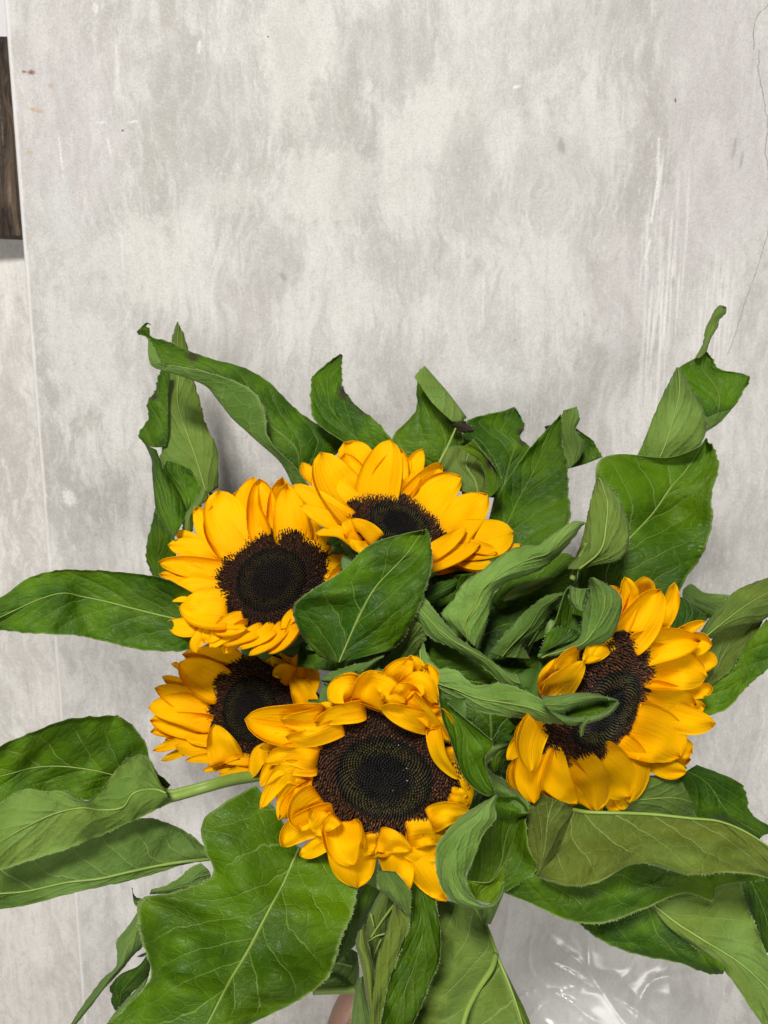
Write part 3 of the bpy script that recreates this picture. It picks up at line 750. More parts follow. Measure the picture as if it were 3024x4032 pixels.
leaf('F5', q('C', (.455, .475), 'u', '420,2000 640,2050 1040,2060; 425,1790 600,1840 1120,1880; 480,1500 720,1650 1235,1710; 528,1290 900,1450 1297,1500; 550,1110 1020,1280 1292,1330; 700,1058 1110,1180 1337,1140; 1000,1082 1190,1060 1302,1010; 1210,1010 1240,975 1270,985; 1250,957 1256,953 1264,960', br=.42, yel=.15, cup=-.6, mid=.7, edges=(0, 1), ser=6),
     q('C', (.43, .445), 'l', '350,1810 420,1810 500,1790; 425,1680 560,1690 702,1740; 470,1500 600,1530 754,1580; 498,1370 610,1380 712,1420; 525,1270 580,1290 655,1310; 550,1208 560,1212 578,1228', br=.42, yel=.45, mid=1., cup=.5, ser=3),
     rib2=[('C', .432, '470,1640;420,1760;380,1880', 1.2, 1.8)])
# centre
leaf('F3', q('M', (.40, .425), 'u', '260,1500,-1.6 390,1540,.2 560,1500,0; 150,1370,-1.4 450,1400,.3 765,1430,0; 88,1190,-.6 535,1215,.3 882,1240,0; 190,1082,0 620,1060,0 955,1060,0; 400,948,0 735,935,0 998,900,0; 590,772,0 845,815,0 990,770,0; 800,703,0 915,715,0 978,700,0; 945,674 962,671 975,684', br=.43, yel=.12, cup=-.25, ser=2.5, mid=.8),
     q('F', .402, 'l', '600,464 602,461 606,458; 690,485 690,450 700,400; 850,452 840,410 830,360; 960,352 960,335 960,315; 1012,310 1014,306 1018,300', br=.45, ser=3, cup=.4))
leaf('F3', q('F', (.425, .415), 'l', '1000,430 1080,430 1240,330; 1050,300 1150,270 1253,260; 1140,170 1200,170 1275,205; 1200,55 1260,100 1314,155', br=.40, yel=.3, cup=.3, mid=.5))
leaf('F5', q('G', (.425, .415), 'l', '430,905 510,985 592,1066; 288,770 480,830 642,880; 388,640 560,700 692,690; 468,512 620,560 705,590; 640,385 740,460 835,490; 820,255 900,360 962,455; 958,203 1040,300 1112,387; 1090,193 1160,260 1245,278; 1230,88 1290,130 1355,155; 1360,8 1400,30 1425,52; 1448,10 1455,14 1462,20', br=.62, yel=.05, cup=.5, mid=.6, ser=4, hair=.4))
leaf('F5', q('G', (.415, .40), 'l', '70,780 90,700 135,608; 190,950 225,850 262,772; 340,1020 385,980 432,965; 480,1095 540,1070 610,1080; 655,1215 720,1180 785,1212; 815,1350 875,1310 932,1274; 955,1402 1040,1350 1080,1318; 1100,1470 1120,1455 1152,1465', br=.52, cup=.5, ser=4, mid=.5),
     q('G', .425, 'u', '180,1150 190,1050 200,965; 290,1320 340,1150 385,1015; 550,1360 570,1220 590,1090; 830,1370 815,1320 790,1260', br=.22, cup=-.3, ser=0, ts=(-.2, .4, 1)),
     q('G', .395, 'u', '965,1390 1010,1370 1080,1330; 1000,1410 1060,1400 1120,1390; 1090,1470 1110,1460 1150,1465', br=.4, ser=0))
leaf('F3', q('G', (.40, .352), 'l', '98,1100 110,1060 135,985; 105,1290 140,1230 172,1100; 250,1422 250,1320 255,1203; 420,1482 420,1380 400,1222; 590,1557 590,1450 560,1345; 800,1592 790,1480 765,1328; 1000,1622 1000,1520 960,1388; 1150,1648 1165,1580 1160,1495; 1280,1665 1290,1640 1290,1605', br=.58, yel=.0, cup=.55, mid=.7, ser=5),
     q('H', .347, 'l', '215,960 235,1010 290,1085; 340,952 340,1005 345,1068; 460,936 455,975 440,1020; 600,953 592,965 585,982; 705,984 706,988 704,994', br=.38, ser=2, cup=.4),
     q('H', .349, 'u', '330,1055 340,1080 360,1120; 430,1005 450,1050 470,1105; 560,968 570,1020 585,1085; 675,978 668,1010 655,1055', br=.50, yel=.25, ser=0, cup=-.3, hair=0),
     q('H', .346, 'l', '265,1050 320,1095 380,1143; 390,1090 430,1115 445,1143; 500,1085 530,1105 535,1125; 600,1058 630,1068 652,1072; 692,988 704,995 714,1000', br=.44, ser=3, cup=.4),
     q('H', .344, 'l', '495,1090 510,1105 528,1115; 462,1150 475,1155 492,1150; 460,1203 466,1214 476,1206', br=.42, ser=0))
leaf('F5', q('G', (.43, .405), 'l', '678,1082 780,1112 1010,1134; 758,980 860,1010 962,1010; 898,818 1000,870 1104,892; 1038,688 1100,720 1184,742; 1138,617 1210,640 1264,645; 1270,588 1295,580 1315,575', br=.50, cup=.5, mid=.5, ser=4),
     q('G', .418, 'u', '990,1030 1050,990 1120,950; 1180,740 1220,800 1262,865; 1270,620 1310,680 1344,700; 1338,530 1350,528 1370,562', br=.36, ser=0, cup=-.2))
leaf('F5', q('H', (.372, .362), 'l', '200,700 212,708 235,712; 310,662 330,682 355,700; 440,585 480,615 525,648; 470,470 560,510 664,575; 500,350 610,390 727,385; 520,255 600,290 694,290; 522,203 550,203 604,230', br=.52, cup=.6, ser=2.5, mid=.5),
     q('H', .37, 'l', '430,400 460,410 500,435; 393,340 450,350 510,370; 398,255 460,272 525,268', br=.42, ser=0, cup=.4),
     q('H', .386, 'u', '203,698 280,695 430,620; 240,600 330,590 470,570; 300,480 400,490 500,490; 360,300 430,330 510,360; 400,250 440,270 500,280', br=.34, ser=0, cup=-.5),
     q('H', .366, 'u', '200,690 215,680 240,660; 250,560 330,610 400,620; 300,520 390,540 460,570; 350,518 400,525 450,545', br=.40, ser=0, cup=.2))
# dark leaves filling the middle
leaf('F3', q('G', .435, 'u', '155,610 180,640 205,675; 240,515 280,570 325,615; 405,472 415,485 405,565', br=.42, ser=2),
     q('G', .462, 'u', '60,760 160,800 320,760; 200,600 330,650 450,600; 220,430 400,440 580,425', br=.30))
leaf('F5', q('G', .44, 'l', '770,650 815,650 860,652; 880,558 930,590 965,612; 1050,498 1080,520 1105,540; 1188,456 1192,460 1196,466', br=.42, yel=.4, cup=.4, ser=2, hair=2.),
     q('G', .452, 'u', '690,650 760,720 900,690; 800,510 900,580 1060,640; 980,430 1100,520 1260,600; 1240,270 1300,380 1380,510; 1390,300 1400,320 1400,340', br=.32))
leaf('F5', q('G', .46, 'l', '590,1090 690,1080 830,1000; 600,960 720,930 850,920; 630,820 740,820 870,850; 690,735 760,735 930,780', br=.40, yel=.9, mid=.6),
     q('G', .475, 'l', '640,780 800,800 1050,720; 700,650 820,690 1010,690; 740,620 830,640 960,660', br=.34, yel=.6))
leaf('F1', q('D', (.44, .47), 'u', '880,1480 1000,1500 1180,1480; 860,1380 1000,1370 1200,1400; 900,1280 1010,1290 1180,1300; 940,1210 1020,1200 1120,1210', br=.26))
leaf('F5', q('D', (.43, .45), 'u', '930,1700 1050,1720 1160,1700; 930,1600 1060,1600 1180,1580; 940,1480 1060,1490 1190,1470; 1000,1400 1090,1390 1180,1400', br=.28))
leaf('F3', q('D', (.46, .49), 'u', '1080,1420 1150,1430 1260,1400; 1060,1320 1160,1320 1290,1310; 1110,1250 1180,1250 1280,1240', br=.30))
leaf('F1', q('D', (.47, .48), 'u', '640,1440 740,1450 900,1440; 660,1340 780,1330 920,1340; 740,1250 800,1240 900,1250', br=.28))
# right of the largest flower
leaf('F1', q('P', (.343, .35), 'u', '262,85 300,110 335,140; 295,270 400,250 475,260; 360,440 480,400 645,400; 415,620 500,560 710,480; 490,775 540,700 640,600; 615,878 640,845 690,790; 680,902 700,893 730,880', br=.36, cup=-.5, hair=1.3, ser=0))
leaf('F5', q('P', (.402, .380), 'l', '830,450,-.4 850,470,-.3 862,490,-.3; 690,503,0 710,530,0 740,560,-.3; 570,578,.3 605,600,.3 660,640,0; 555,650,.5 620,680,.5 700,715,0; 605,795,.3 720,785,.4 810,775,0; 700,882,.2 830,865,.3 920,875,0; 870,965,.1 950,972,.1 1002,970,0; 925,1045,0 970,1045,0 994,1042,0', br=.40, yel=.1, cup=.2, hair=1.5, ser=2),
     q('P', .405, 'u', '690,720 720,705 780,690; 640,620 720,600 810,600; 690,540 770,530 845,505', br=.34, yel=.4, ser=0),
     q('P', (.382, .376), 'u', '735,1098 840,1092 985,1052; 705,960 850,985 1000,1005; 745,900 850,905 920,905', br=.42, ser=0, cup=-.3))
leaf('F1', q('P', (.358, .345), 'l', '738,880 738,888 745,900; 600,970 660,980 722,985; 458,1060 600,1080 732,1085; 348,1170 490,1180 642,1192; 258,1290 410,1320 577,1332; 238,1395 380,1420 537,1442; 252,1535 370,1540 490,1545; 298,1665 400,1652 502,1645; 400,1770 470,1742 547,1722; 560,1816 590,1797 622,1787; 700,1804 705,1792 700,1775; 778,1725 772,1712 755,1708; 806,1625 796,1620 778,1630', br=.60, yel=.0, cup=.65, ser=2.5, m=70, hair=.7),
     q('P', .352, 'u', '540,1725 620,1765 705,1778; 500,1610 600,1690 765,1705; 515,1595 640,1640 797,1610; 690,1600 740,1560 800,1535; 804,1448 808,1444 813,1450', br=.55, yel=.75, ser=2, cup=-.2, hair=.3),
     q('P', .384, 'u', '480,1600 640,1660 820,1680; 550,1390 760,1480 1064,1504; 610,1200 800,1270 1004,1330; 710,1090 850,1090 977,1120; 735,1075 860,1050 987,1060', br=.38, yel=.3, cup=-.6, ser=4, edges=(0, 1)))
leaf('F5', q('P', .392, 'l', '1058,1566 1070,1560 1092,1552; 1000,1300 1130,1330 1295,1300; 972,1100 1150,1120 1374,1150; 1000,980 1180,1000 1374,1030; 1075,875 1200,920 1330,965', br=.13, yel=.95, cup=.4, hair=1.3, ser=2))
# lower right
leaf('F5', q('I', (.385, .35), 'l', '596,702 690,590 770,398; 740,744 790,570 830,404; 880,727 940,560 980,410; 1060,640 1100,530 1140,417; 1290,692 1290,560 1300,432; 1480,682 1480,560 1440,447; 1640,702 1610,600 1560,502; 1760,762 1740,700 1700,592', ts=(-1, -.5, 0), edges=(1, 0), br=.22, yel=.85, cup=0, ser=3, mid=1.5, tilt=-.4, arch=.3, hair=.6),
     q('I', .392, 'u', '445,772 500,730 560,690; 588,832 620,770 640,690; 740,902 760,800 780,710; 900,915 920,800 930,690; 1080,853 1080,750 1080,620; 1270,775 1270,710 1270,650; 1402,811 1390,720 1380,640; 1432,742 1440,700 1440,650; 1640,717 1640,690 1640,650', ts=(1, .6, .1), edges=(1, 0), br=.50, yel=.2, cup=.3, ser=3, wav=.3))
leaf('F5', q('I', (.425, .40), 'u', '788,912 870,880 960,850; 900,998 980,930 1110,830; 1060,1060 1140,990 1230,910; 1240,1094 1300,1040 1360,995; 1380,1144 1410,1110 1440,1060; 1453,1147 1456,1140 1462,1128', ts=(-1, -.5, -.05), edges=(1, 0), br=.40, ser=6),
     q('I', (.415, .385), 'l', '1103,822 1120,815 1200,770; 1215,942 1240,915 1492,695; 1335,1034 1360,990 1550,800; 1430,1105 1450,1045 1606,935; 1505,1190 1560,1120 1650,1050; 1600,1335 1670,1230 1730,1180; 1680,1430 1740,1330 1790,1290', br=.42, yel=.25, mid=1.2, cup=.3, ser=3),
     q('I', .43, 'u', '1470,690 1560,680 1690,720; 1540,800 1620,810 1730,830; 1590,930 1660,930 1730,940; 1645,1050 1680,1050 1730,1060', br=.38, ser=0))
leaf('F5', q('I', (.43, .445), 'l', '960,420 1000,350 1050,240; 1150,425 1150,340 1165,235; 1250,440 1240,340 1235,240; 1342,436 1310,360 1254,243', br=.26, yel=.25, mid=.5, ser=4))
leaf('F5', q('I', (.44, .45), 'u', '1245,247 1290,215 1332,188; 1290,330 1380,270 1516,262; 1340,435 1440,360 1558,322; 1440,450 1500,430 1585,415; 1600,565 1640,510 1730,505', br=.38, cup=.5, ser=7, wav=.4))
leaf('F5', q('Q', (.425, .43), 'l', '800,935 870,965 950,995; 925,750 1040,830 1205,875; 1155,490 1300,640 1445,808; 1288,380 1450,540 1602,755; 1540,275 1640,430 1765,645; 1700,225 1800,350 1905,525', br=.33, yel=.45, cup=.7, ser=2, mid=.5, hair=.6),
     q('Q', .435, 'l', '845,1570 870,1604 905,1604; 830,1330 1000,1400 1185,1393; 930,1050 1120,1160 1316,1183; 1060,920 1250,980 1506,943; 1230,810 1420,790 1630,690', br=.22, yel=.65, cup=-.3, ser=3),
     q('Q', (.438, .43), 'u', '755,1800 820,1900 930,1948; 890,1610 1010,1760 1152,1862; 1180,1390 1260,1520 1350,1645; 1310,1180 1400,1360 1484,1512; 1480,950 1600,1150 1705,1335; 1640,750 1780,950 1905,1155', br=.58, yel=.25, cup=-.3, ser=5, ts=(0, .5, 1), edges=(0, 1)))
leaf('F5', q('Q', (.445, .455), 'u', '390,860 600,870 820,810; 500,640 700,690 895,765; 515,490 680,560 880,700; 515,455 640,510 770,610', br=.34, ser=0, cup=.3),
     q('Q', .462, 'u', '600,485 610,495 620,520; 820,575 820,620 810,670; 1035,660 985,700 905,750', br=.52, yel=.3, ser=2))
leaf('F5', q('Q', (.60, .61), 'l', '600,530 590,450 600,380; 700,560 690,430 705,315; 820,590 830,500 855,418; 1000,660 1020,550 1065,442; 1060,640 1120,550 1185,455', br=.52, yel=.1, wav=.8, ser=0))
# bottom
leaf('F1', q('K', (.40, .345), 'u', '420,-14,-1 530,120,0 660,330,0 760,330,0 860,340,-1; 148,165,0 400,270,.3 620,420,0 780,430,.3 965,470,-.5; 145,330,0 350,420,.4 572,530,0 760,560,.4 973,570,-.5; 188,480,.3 330,560,.5 512,640,0 720,690,.4 943,710,-.5; -40,575,-.3 230,660,.5 452,755,0 660,810,.4 893,815,-.5; -200,610,-.5 120,760,.5 403,850,0 610,920,.4 863,925,-.5; -215,760,-.5 60,870,.5 355,935,0 560,1010,.4 818,1035,-.6; -172,905,-.5 20,980,.5 290,1042,0 490,1110,.3 702,1132,-.8; -148,1035,-.5 -40,1090,.4 232,1150,0 400,1180,.2 582,1200,-.8; -280,1190,-.5 -120,1230,.3 162,1288,0 280,1290,0 402,1287,-.6; -420,1320,-.5 -220,1380,0 60,1450,0 150,1430,0 240,1400,-.5', br=.40, yel=.30, cup=0, ser=6, mid=1.0, m=80, n=31, wav=.3),
     q('T', .405, 'l', '922,287 930,265 938,243; 1100,277 1080,240 1058,213; 1320,237 1260,180 1205,130; 1455,182 1370,100 1305,38; 1505,140 1470,60 1400,-4', br=.44, ser=3, cup=.3),
     q('T', .405, 'l', '480,1570 520,1560 600,1540; 570,1430 620,1420 690,1400; 688,1292 730,1290 800,1270; 828,1150 850,1150 890,1110; 880,1090 890,1080 905,1060', br=.50, ser=0, cup=.3))
leaf('F4', q('T', (.50, .49), 'l', '838,415 842,418 850,425; 700,615 800,600 885,590; 612,725 740,730 878,740; 622,862 690,860 775,852; 600,972 640,970 692,955; 480,1082 530,1085 592,1070; 380,1212 440,1215 492,1175; 268,1370 320,1368 372,1335; 188,1500 215,1500 242,1495; 120,1610 150,1610 170,1600', br=.42, cup=.9, ser=3, hair=.3),
     q('T', .50, 'l', '850,328 845,370 818,415; 800,318 790,350 780,372; 770,280 768,290 766,298; 754,224 757,226 762,232', br=.42, ser=0, hair=.2))
leaf('F1', q('T', (.485, .48), 'u', '602,1372 620,1365 645,1330; 566,1290 650,1250 745,1225; 575,1225 650,1215 760,1200; 552,1160 700,1130 885,1100; 648,1038 780,1035 925,990; 820,955 870,930 935,900; 914,826 921,822 932,820', br=.24, ser=3, hair=.3),
     q('T', .49, 'u', '805,868 860,840 920,810; 830,872 880,850 925,825; 850,870 890,855 915,840', br=.2, ser=0, hair=0))
# left
leaf('F2', q('L', (.47, .45), 'u', '1425,815 1435,1020 1425,1198; 1200,700 1230,980 1285,1227; 980,662 970,915 1020,1213; 780,642 790,868 800,1163; 560,634 600,828 600,1118; 380,642 450,803 400,1103; 200,697 270,853 200,1093; 60,800 100,930 60,1078; -100,900 -60,1000 -60,1062; -172,1008 -174,1014 -172,1020', br=.44, yel=.1, cup=-.3, mid=.9, hair=1.3, ser=3))
leaf('F4', q('J', (.47, .44), 'u', '1115,650 1080,690 1050,740; 1003,530 880,600 800,740; 933,345 740,580 640,745; 791,204 600,550 500,745; 640,202 400,525 330,725; 430,222 220,535 150,725; 230,296 80,570 0,805; 0,396 -100,620 -150,835; -200,555 -240,680 -260,805', br=.50, yel=.2, cup=-.4, mid=.8, ser=6, edges=(1, 0)),
     q('J', (.455, .43), 'l', '1050,640 1085,705 1115,748; 963,465 1005,680 1042,797; 838,474 880,700 932,853; 738,580 800,790 832,897; 658,690 660,815 692,962; 560,752 540,800 562,1013; 430,692 420,815 432,1068; 300,690 310,850 282,1113; 150,678 150,930 130,1163; 20,758 0,1020 0,1203; -150,880 -150,1080 -150,1233', br=.46, yel=.25, cup=.45, mid=1.0, ser=3, hair=1.2),
     rib2=[('J', .463, '1030,650;1090,690;1150,690;1350,640;1500,600,-1.;1640,580,-2;1780,560,-3', 1.2, 2.6), ('J', .462, '1060,760;1110,735;1200,710;1350,665;1500,625,-1.;1640,600,-2;1790,575,-3', 2.8, 3.2)])
leaf('F4', q('J', (.475, .455), 'l', '1362,1080 1372,1125 1374,1142; 1262,985 1200,1143 1200,1168; 1140,914 1000,1178 1010,1228; 980,864 850,1210 850,1272; 820,880 650,1256 660,1313; 600,900 430,1283 430,1364; 400,950 200,1338 220,1424; 150,1000 0,1353 0,1458; -80,1100 -150,1368 -150,1442', br=.32, cup=.3, mid=1.5, ser=3, hair=.4))
# bottom centre
leaf('F1', q('O', (.41, .42), 'u', '300,170 380,210 468,262; 210,350 300,400 394,400; 140,560 210,560 304,560; 80,730 150,740 244,740; 20,880 70,880 114,870; -20,1000 0,990 14,978', br=.36, ser=2, hair=.5))
leaf('F1', q('O', (.372, .376), 'l', '448,60 520,70 610,75; 446,210 590,205 748,262; 535,292 650,350 745,425; 638,402 700,450 743,530', br=.34, yel=.2, hair=2., ser=0, cup=.3),
     q('O', (.385, .37), 'l', '595,368 620,375 645,395; 542,570 640,560 741,540; 487,740 590,750 684,740; 437,900 540,920 634,880; 417,1060 500,1080 578,1070; 397,1230 460,1250 534,1220; 377,1400 430,1400 484,1380; 357,1560 410,1560 464,1560', br=.30, yel=.7, hair=1.5, cup=.3, ser=2, ts=(.0, .5, 1), edges=(0, 1)),
     q('O', (.385, .375), 'l', '268,632 290,610 318,583; 236,760 290,770 350,740; 268,860 330,870 385,880; 298,980 350,980 404,980; 328,1130 370,1130 408,1130; 358,1290 380,1290 404,1290; 376,1410 388,1410 400,1410', br=.52, yel=.75, ser=2, cup=.6),
     q('O', .405, 'l', '470,265 530,290 605,335; 365,480 450,500 565,560; 335,660 420,700 515,700; 365,850 410,860 470,860; 380,990 395,990 420,990', br=.24, yel=.5, ser=0),
     rib2=[('O', .40, '590,390;480,540;380,690', .7, .6), ('O', .40, '510,655;430,680;360,725', .5, .4), ('O', .40, '475,710;420,830;390,930', .5, .4), ('O', .398, '380,470;410,590', .7, .4)])
leaf('F1', q('O', .395, 'l', '268,1070 290,1060 305,1050; 240,1165 280,1180 325,1200; 213,1320 280,1330 355,1330; 193,1500 280,1500 378,1480; 176,1620 280,1610 385,1600', br=.30, ser=2))
leaf('F4', q('O', (.45, .43), 'l', '-160,900 -160,1060 -160,1197; 80,850 80,1040 80,1193; 180,800 200,1000 200,1190; 255,830 270,1000 270,1190', br=.36, cup=.4, ser=0, ts=(-1, -.4, .1), mid=0),
     rib2=[('O', .432, '-160,1190;0,1183;130,1178;270,1175', 2.0, 2.2), ('O', .435, '-160,900;60,920;270,975', .8, .8)])
leaf('F1', q('O', (.392, .36), 'u', '740,150 830,150 900,200; 742,350 850,350 980,345; 738,560 870,560 1024,600; 655,780 830,790 1034,780; 595,960 780,970 1004,955; 545,1120 720,1130 925,1135; 515,1280 670,1290 865,1295; 485,1430 630,1440 795,1455; 455,1560 590,1560 735,1565', br=.40, yel=.2, cup=-.4, hair=1.4, ser=2))
leaf('F1', q('O', (.42, .375), 'l', '995,330 1150,360 1350,408; 1015,560 1200,570 1440,568; 1025,760 1250,770 1530,788; 985,980 1250,1000 1592,948; 895,1200 1200,1230 1664,1130; 815,1400 1150,1430 1745,1350; 755,1560 1100,1600 1810,1560', br=.34, yel=.4, ts=(-1, -.5, 0), edges=(1, 0), cup=.3, ser=0, mid=1.9, wav=.35),
     q('O', .405, 'l', '1365,420 1480,400 1615,285; 1400,500 1480,480 1560,420; 1432,565 1460,565 1495,565', br=.34, ser=0),
     q('O', (.41, .382), 'u', '1530,800 1545,815 1560,840; 1590,960 1605,965 1622,980; 1662,1140 1690,1150 1715,1165; 1742,1360 1780,1360 1815,1365; 1806,1570 1850,1570 1895,1570', br=.5, yel=.4, ser=2, ts=(0, .3, 1), edges=(0, 1)),
     rib2=[('O', .393, '1545,850,-.2;1500,990,.7;1380,1170,1.5;1290,1340,2.2;1240,1500,2.8;1220,1600,3.1', 1.6, 1.3)])

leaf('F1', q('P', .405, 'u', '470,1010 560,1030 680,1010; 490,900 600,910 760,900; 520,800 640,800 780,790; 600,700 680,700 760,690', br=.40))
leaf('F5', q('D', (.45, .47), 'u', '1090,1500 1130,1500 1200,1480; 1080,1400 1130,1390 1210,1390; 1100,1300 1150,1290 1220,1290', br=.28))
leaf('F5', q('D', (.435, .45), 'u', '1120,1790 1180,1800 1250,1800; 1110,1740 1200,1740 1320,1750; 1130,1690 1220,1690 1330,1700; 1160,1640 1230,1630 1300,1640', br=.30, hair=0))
for a in LEAVES: build_leaf(*a)
petioles()

# ------------------------------------------------------------------ painted backdrop boards, wall, floor
def marble(name, marks=(), tone=1., warm=0.):
    k = NT(name); ob = k.n('TexCoord').outputs['Object']
    x, y, z = k.sep(ob)
    warp = k.n('TexNoise', {'Vector': ob, 'Scale': 9., 'Detail': 4.}).outputs[1]
    wv = k.n('VectorMath', operation='MULTIPLY_ADD'); k.set(wv.inputs[0], warp); wv.inputs[1].default_value = (.06,)*3; k.set(wv.inputs[2], ob)
    wv = wv.outputs[0]
    P = lambda sx, sz, d=6, r=.62, o=(0, 0, 0): k.noise(k.vmul(k.n('VectorMath', {0: wv, 1: o}, operation='ADD').outputs[0], (sx, 1., sz)), 1., d, r)
    soft = P(9, 3.2, 7, .64)
    patch = P(18, 5.5, 9, .68, (3, 1, 2))
    lum = P(5, 3, 3, .5, (7, 0, 5)); hue = P(6, 2.2, 4, .55, (1, 9, 4))
    streak = k.noise(k.vmul(ob, (95, 1, 5.5)), 1., 5, .62, dist=.3)
    streak2 = k.noise(k.vmul(ob, (260, 1, 11)), 1., 3, .6)
    speck = k.noise(ob, 760, 2, .65); grain = k.noise(ob, 380, 3, .7); mott = P(80, 24, 8, .75, (2, 3, 8))
    c = k.mix(k.ss(soft, .36, .62), (.445, .434, .406), (.625, .616, .588))
    c = k.mix(k.math('MULTIPLY', k.ss(patch, .51, .57), .6), c, (.68, .668, .638))
    c = k.mix(k.math('MULTIPLY', k.ss(patch, .46, .36), .45), c, (.43, .408, .378))
    c = k.mix(k.math('MULTIPLY', k.ss(hue, .52, .68), .28), c, (.55, .525, .52))
    c = k.mix(k.math('MULTIPLY', k.ss(hue, .46, .34), .30), c, (.56, .572, .54))
    c = k.mix(k.math('MULTIPLY', k.ss(streak, .54, .66), .28), c, (.42, .40, .375))
    c = k.mix(k.math('MULTIPLY', k.ss(streak, .42, .30), .32), c, (.73, .72, .70))
    c = k.mix(k.math('MULTIPLY', k.math('MULTIPLY', k.ss(streak2, .60, .72), k.ss(lum, .42, .6)), .55), c, (.78, .775, .755))
    c = k.mix(k.math('MULTIPLY', k.math('MULTIPLY', k.ss(streak2, .38, .28), k.ss(lum, .55, .4)), .4), c, (.38, .36, .335))
    c = k.mix(k.math('MULTIPLY', k.ss(mott, .51, .58), .46), c, (.70, .69, .66))
    c = k.mix(k.math('MULTIPLY', k.ss(mott, .48, .41), .40), c, (.40, .38, .352))
    edge_n = k.math('MULTIPLY_ADD', P(38, 22, 10, .74, (5, 5, 5)), 1., -.5)
    for (u, v, ru, rv, ang, st, kind) in marks:
        pc = on_plane(u*1.82279, v*1.82279); d_ = np.linalg.norm(pc-CAM)/FPX*1.82279
        dx = k.math('SUBTRACT', x, float(pc[0]-BORG[0])); dz = k.math('SUBTRACT', z, float(pc[2]-BORG[2]))
        ca, sa = math.cos(math.radians(ang)), math.sin(math.radians(ang))
        ex = k.math('DIVIDE', k.math('ADD', k.math('MULTIPLY', dx, ca), k.math('MULTIPLY', dz, sa)), float(ru*d_))
        ez = k.math('DIVIDE', k.math('SUBTRACT', k.math('MULTIPLY', dz, ca), k.math('MULTIPLY', dx, sa)), float(rv*d_))
        r = k.math('SQRT', k.math('ADD', k.math('MULTIPLY', ex, ex), k.math('MULTIPLY', ez, ez)))
        big = kind in ('cream', 'gray', 'pink', 'cool')
        if big: r = k.math('ADD', r, k.math('MULTIPLY', edge_n, 3.4)); m_ = k.ss(r, 1.05, .62)
        elif kind == 'streaks': r = k.math('ADD', r, 0.); m_ = k.math('MULTIPLY', k.ss(r, 1., .3), k.ss(streak2, .47, .60))
        else: r = k.math('ADD', r, k.math('MULTIPLY', k.math('MULTIPLY_ADD', grain, 1., -.5), 1.1)); m_ = k.ss(r, 1.1, .35)
        colr = dict(cream=(.66, .65, .615), gray=(.42, .412, .385), pink=(.575, .545, .555), cool=(.60, .61, .60), dark=(.17, .17, .165), white=(.86, .855, .83),
                    rust=(.20, .055, .03), tan=(.50, .34, .17), streaks=(.82, .81, .785), hole=(.05, .045, .035))[kind]
        c = k.mix(k.math('MULTIPLY', m_, st), c, colr)
    mott2 = P(120, 60, 7, .72, (6, 1, 3))
    c = k.mix(k.math('MULTIPLY', k.ss(mott2, .50, .60), .18), c, (.72, .71, .68))
    c = k.mix(k.math('MULTIPLY', k.ss(mott2, .47, .38), .22), c, (.47, .455, .425))
    c = k.mix(k.math('MULTIPLY', k.ss(patch, .47, .40), .22), c, (.44, .425, .395))
    c = k.mix(k.math('MULTIPLY', k.ss(speck, .5, .72), .36), c, (.36, .345, .33))
    c = k.mix(k.math('MULTIPLY', k.ss(speck, .46, .27), .32), c, (.80, .79, .77))
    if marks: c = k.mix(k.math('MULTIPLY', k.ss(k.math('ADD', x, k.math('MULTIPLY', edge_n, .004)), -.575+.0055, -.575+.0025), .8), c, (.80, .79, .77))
    c = k.mix(1., c, (tone*(1+warm), tone, tone*(1-warm)), 'MULTIPLY')
    h = k.math('ADD', k.math('MULTIPLY', speck, .5), k.math('ADD', k.math('MULTIPLY', grain, .6), k.math('MULTIPLY', streak2, .6)))
    return k.finish(k.n('BsdfPrincipled', {'Base Color': c, 'Roughness': .62, 'Specular IOR Level': .3, 'Normal': k.bump(h, .5, .0009)}))

def slab(name, x0, x1, z0, z1, yf, th, mat, bev=.003, parent=None):
    bm = bmesh.new(); bmesh.ops.create_cube(bm, size=1)
    o = np.array([(x0+x1)/2, yf+th/2, (z0+z1)/2])
    for v in bm.verts: v.co = Vector((v.co.x*(x1-x0), v.co.y*th, v.co.z*(z1-z0)))
    bmesh.ops.bevel(bm, geom=bm.edges[:], offset=bev, segments=3, profile=.5, affect='EDGES')
    me = bpy.data.meshes.new(name); bm.to_mesh(me); bm.free(); me.materials.append(mat)
    for p in me.polygons: p.use_smooth = True
    ob = bpy.data.objects.new(name, me); COL.objects.link(ob); ob.location = o
    if parent: ob.parent = parent
    return ob
EL = on_plane(60*1.8228, 700*1.8228)          # a point of the board's left edge
BX0, BX1 = float(EL[0]), float(EL[0]+1.15); BZ0, BZ1 = .02, 1.95
BORG = np.array([(BX0+BX1)/2, BOARD_Y+.006, (BZ0+BZ1)/2])
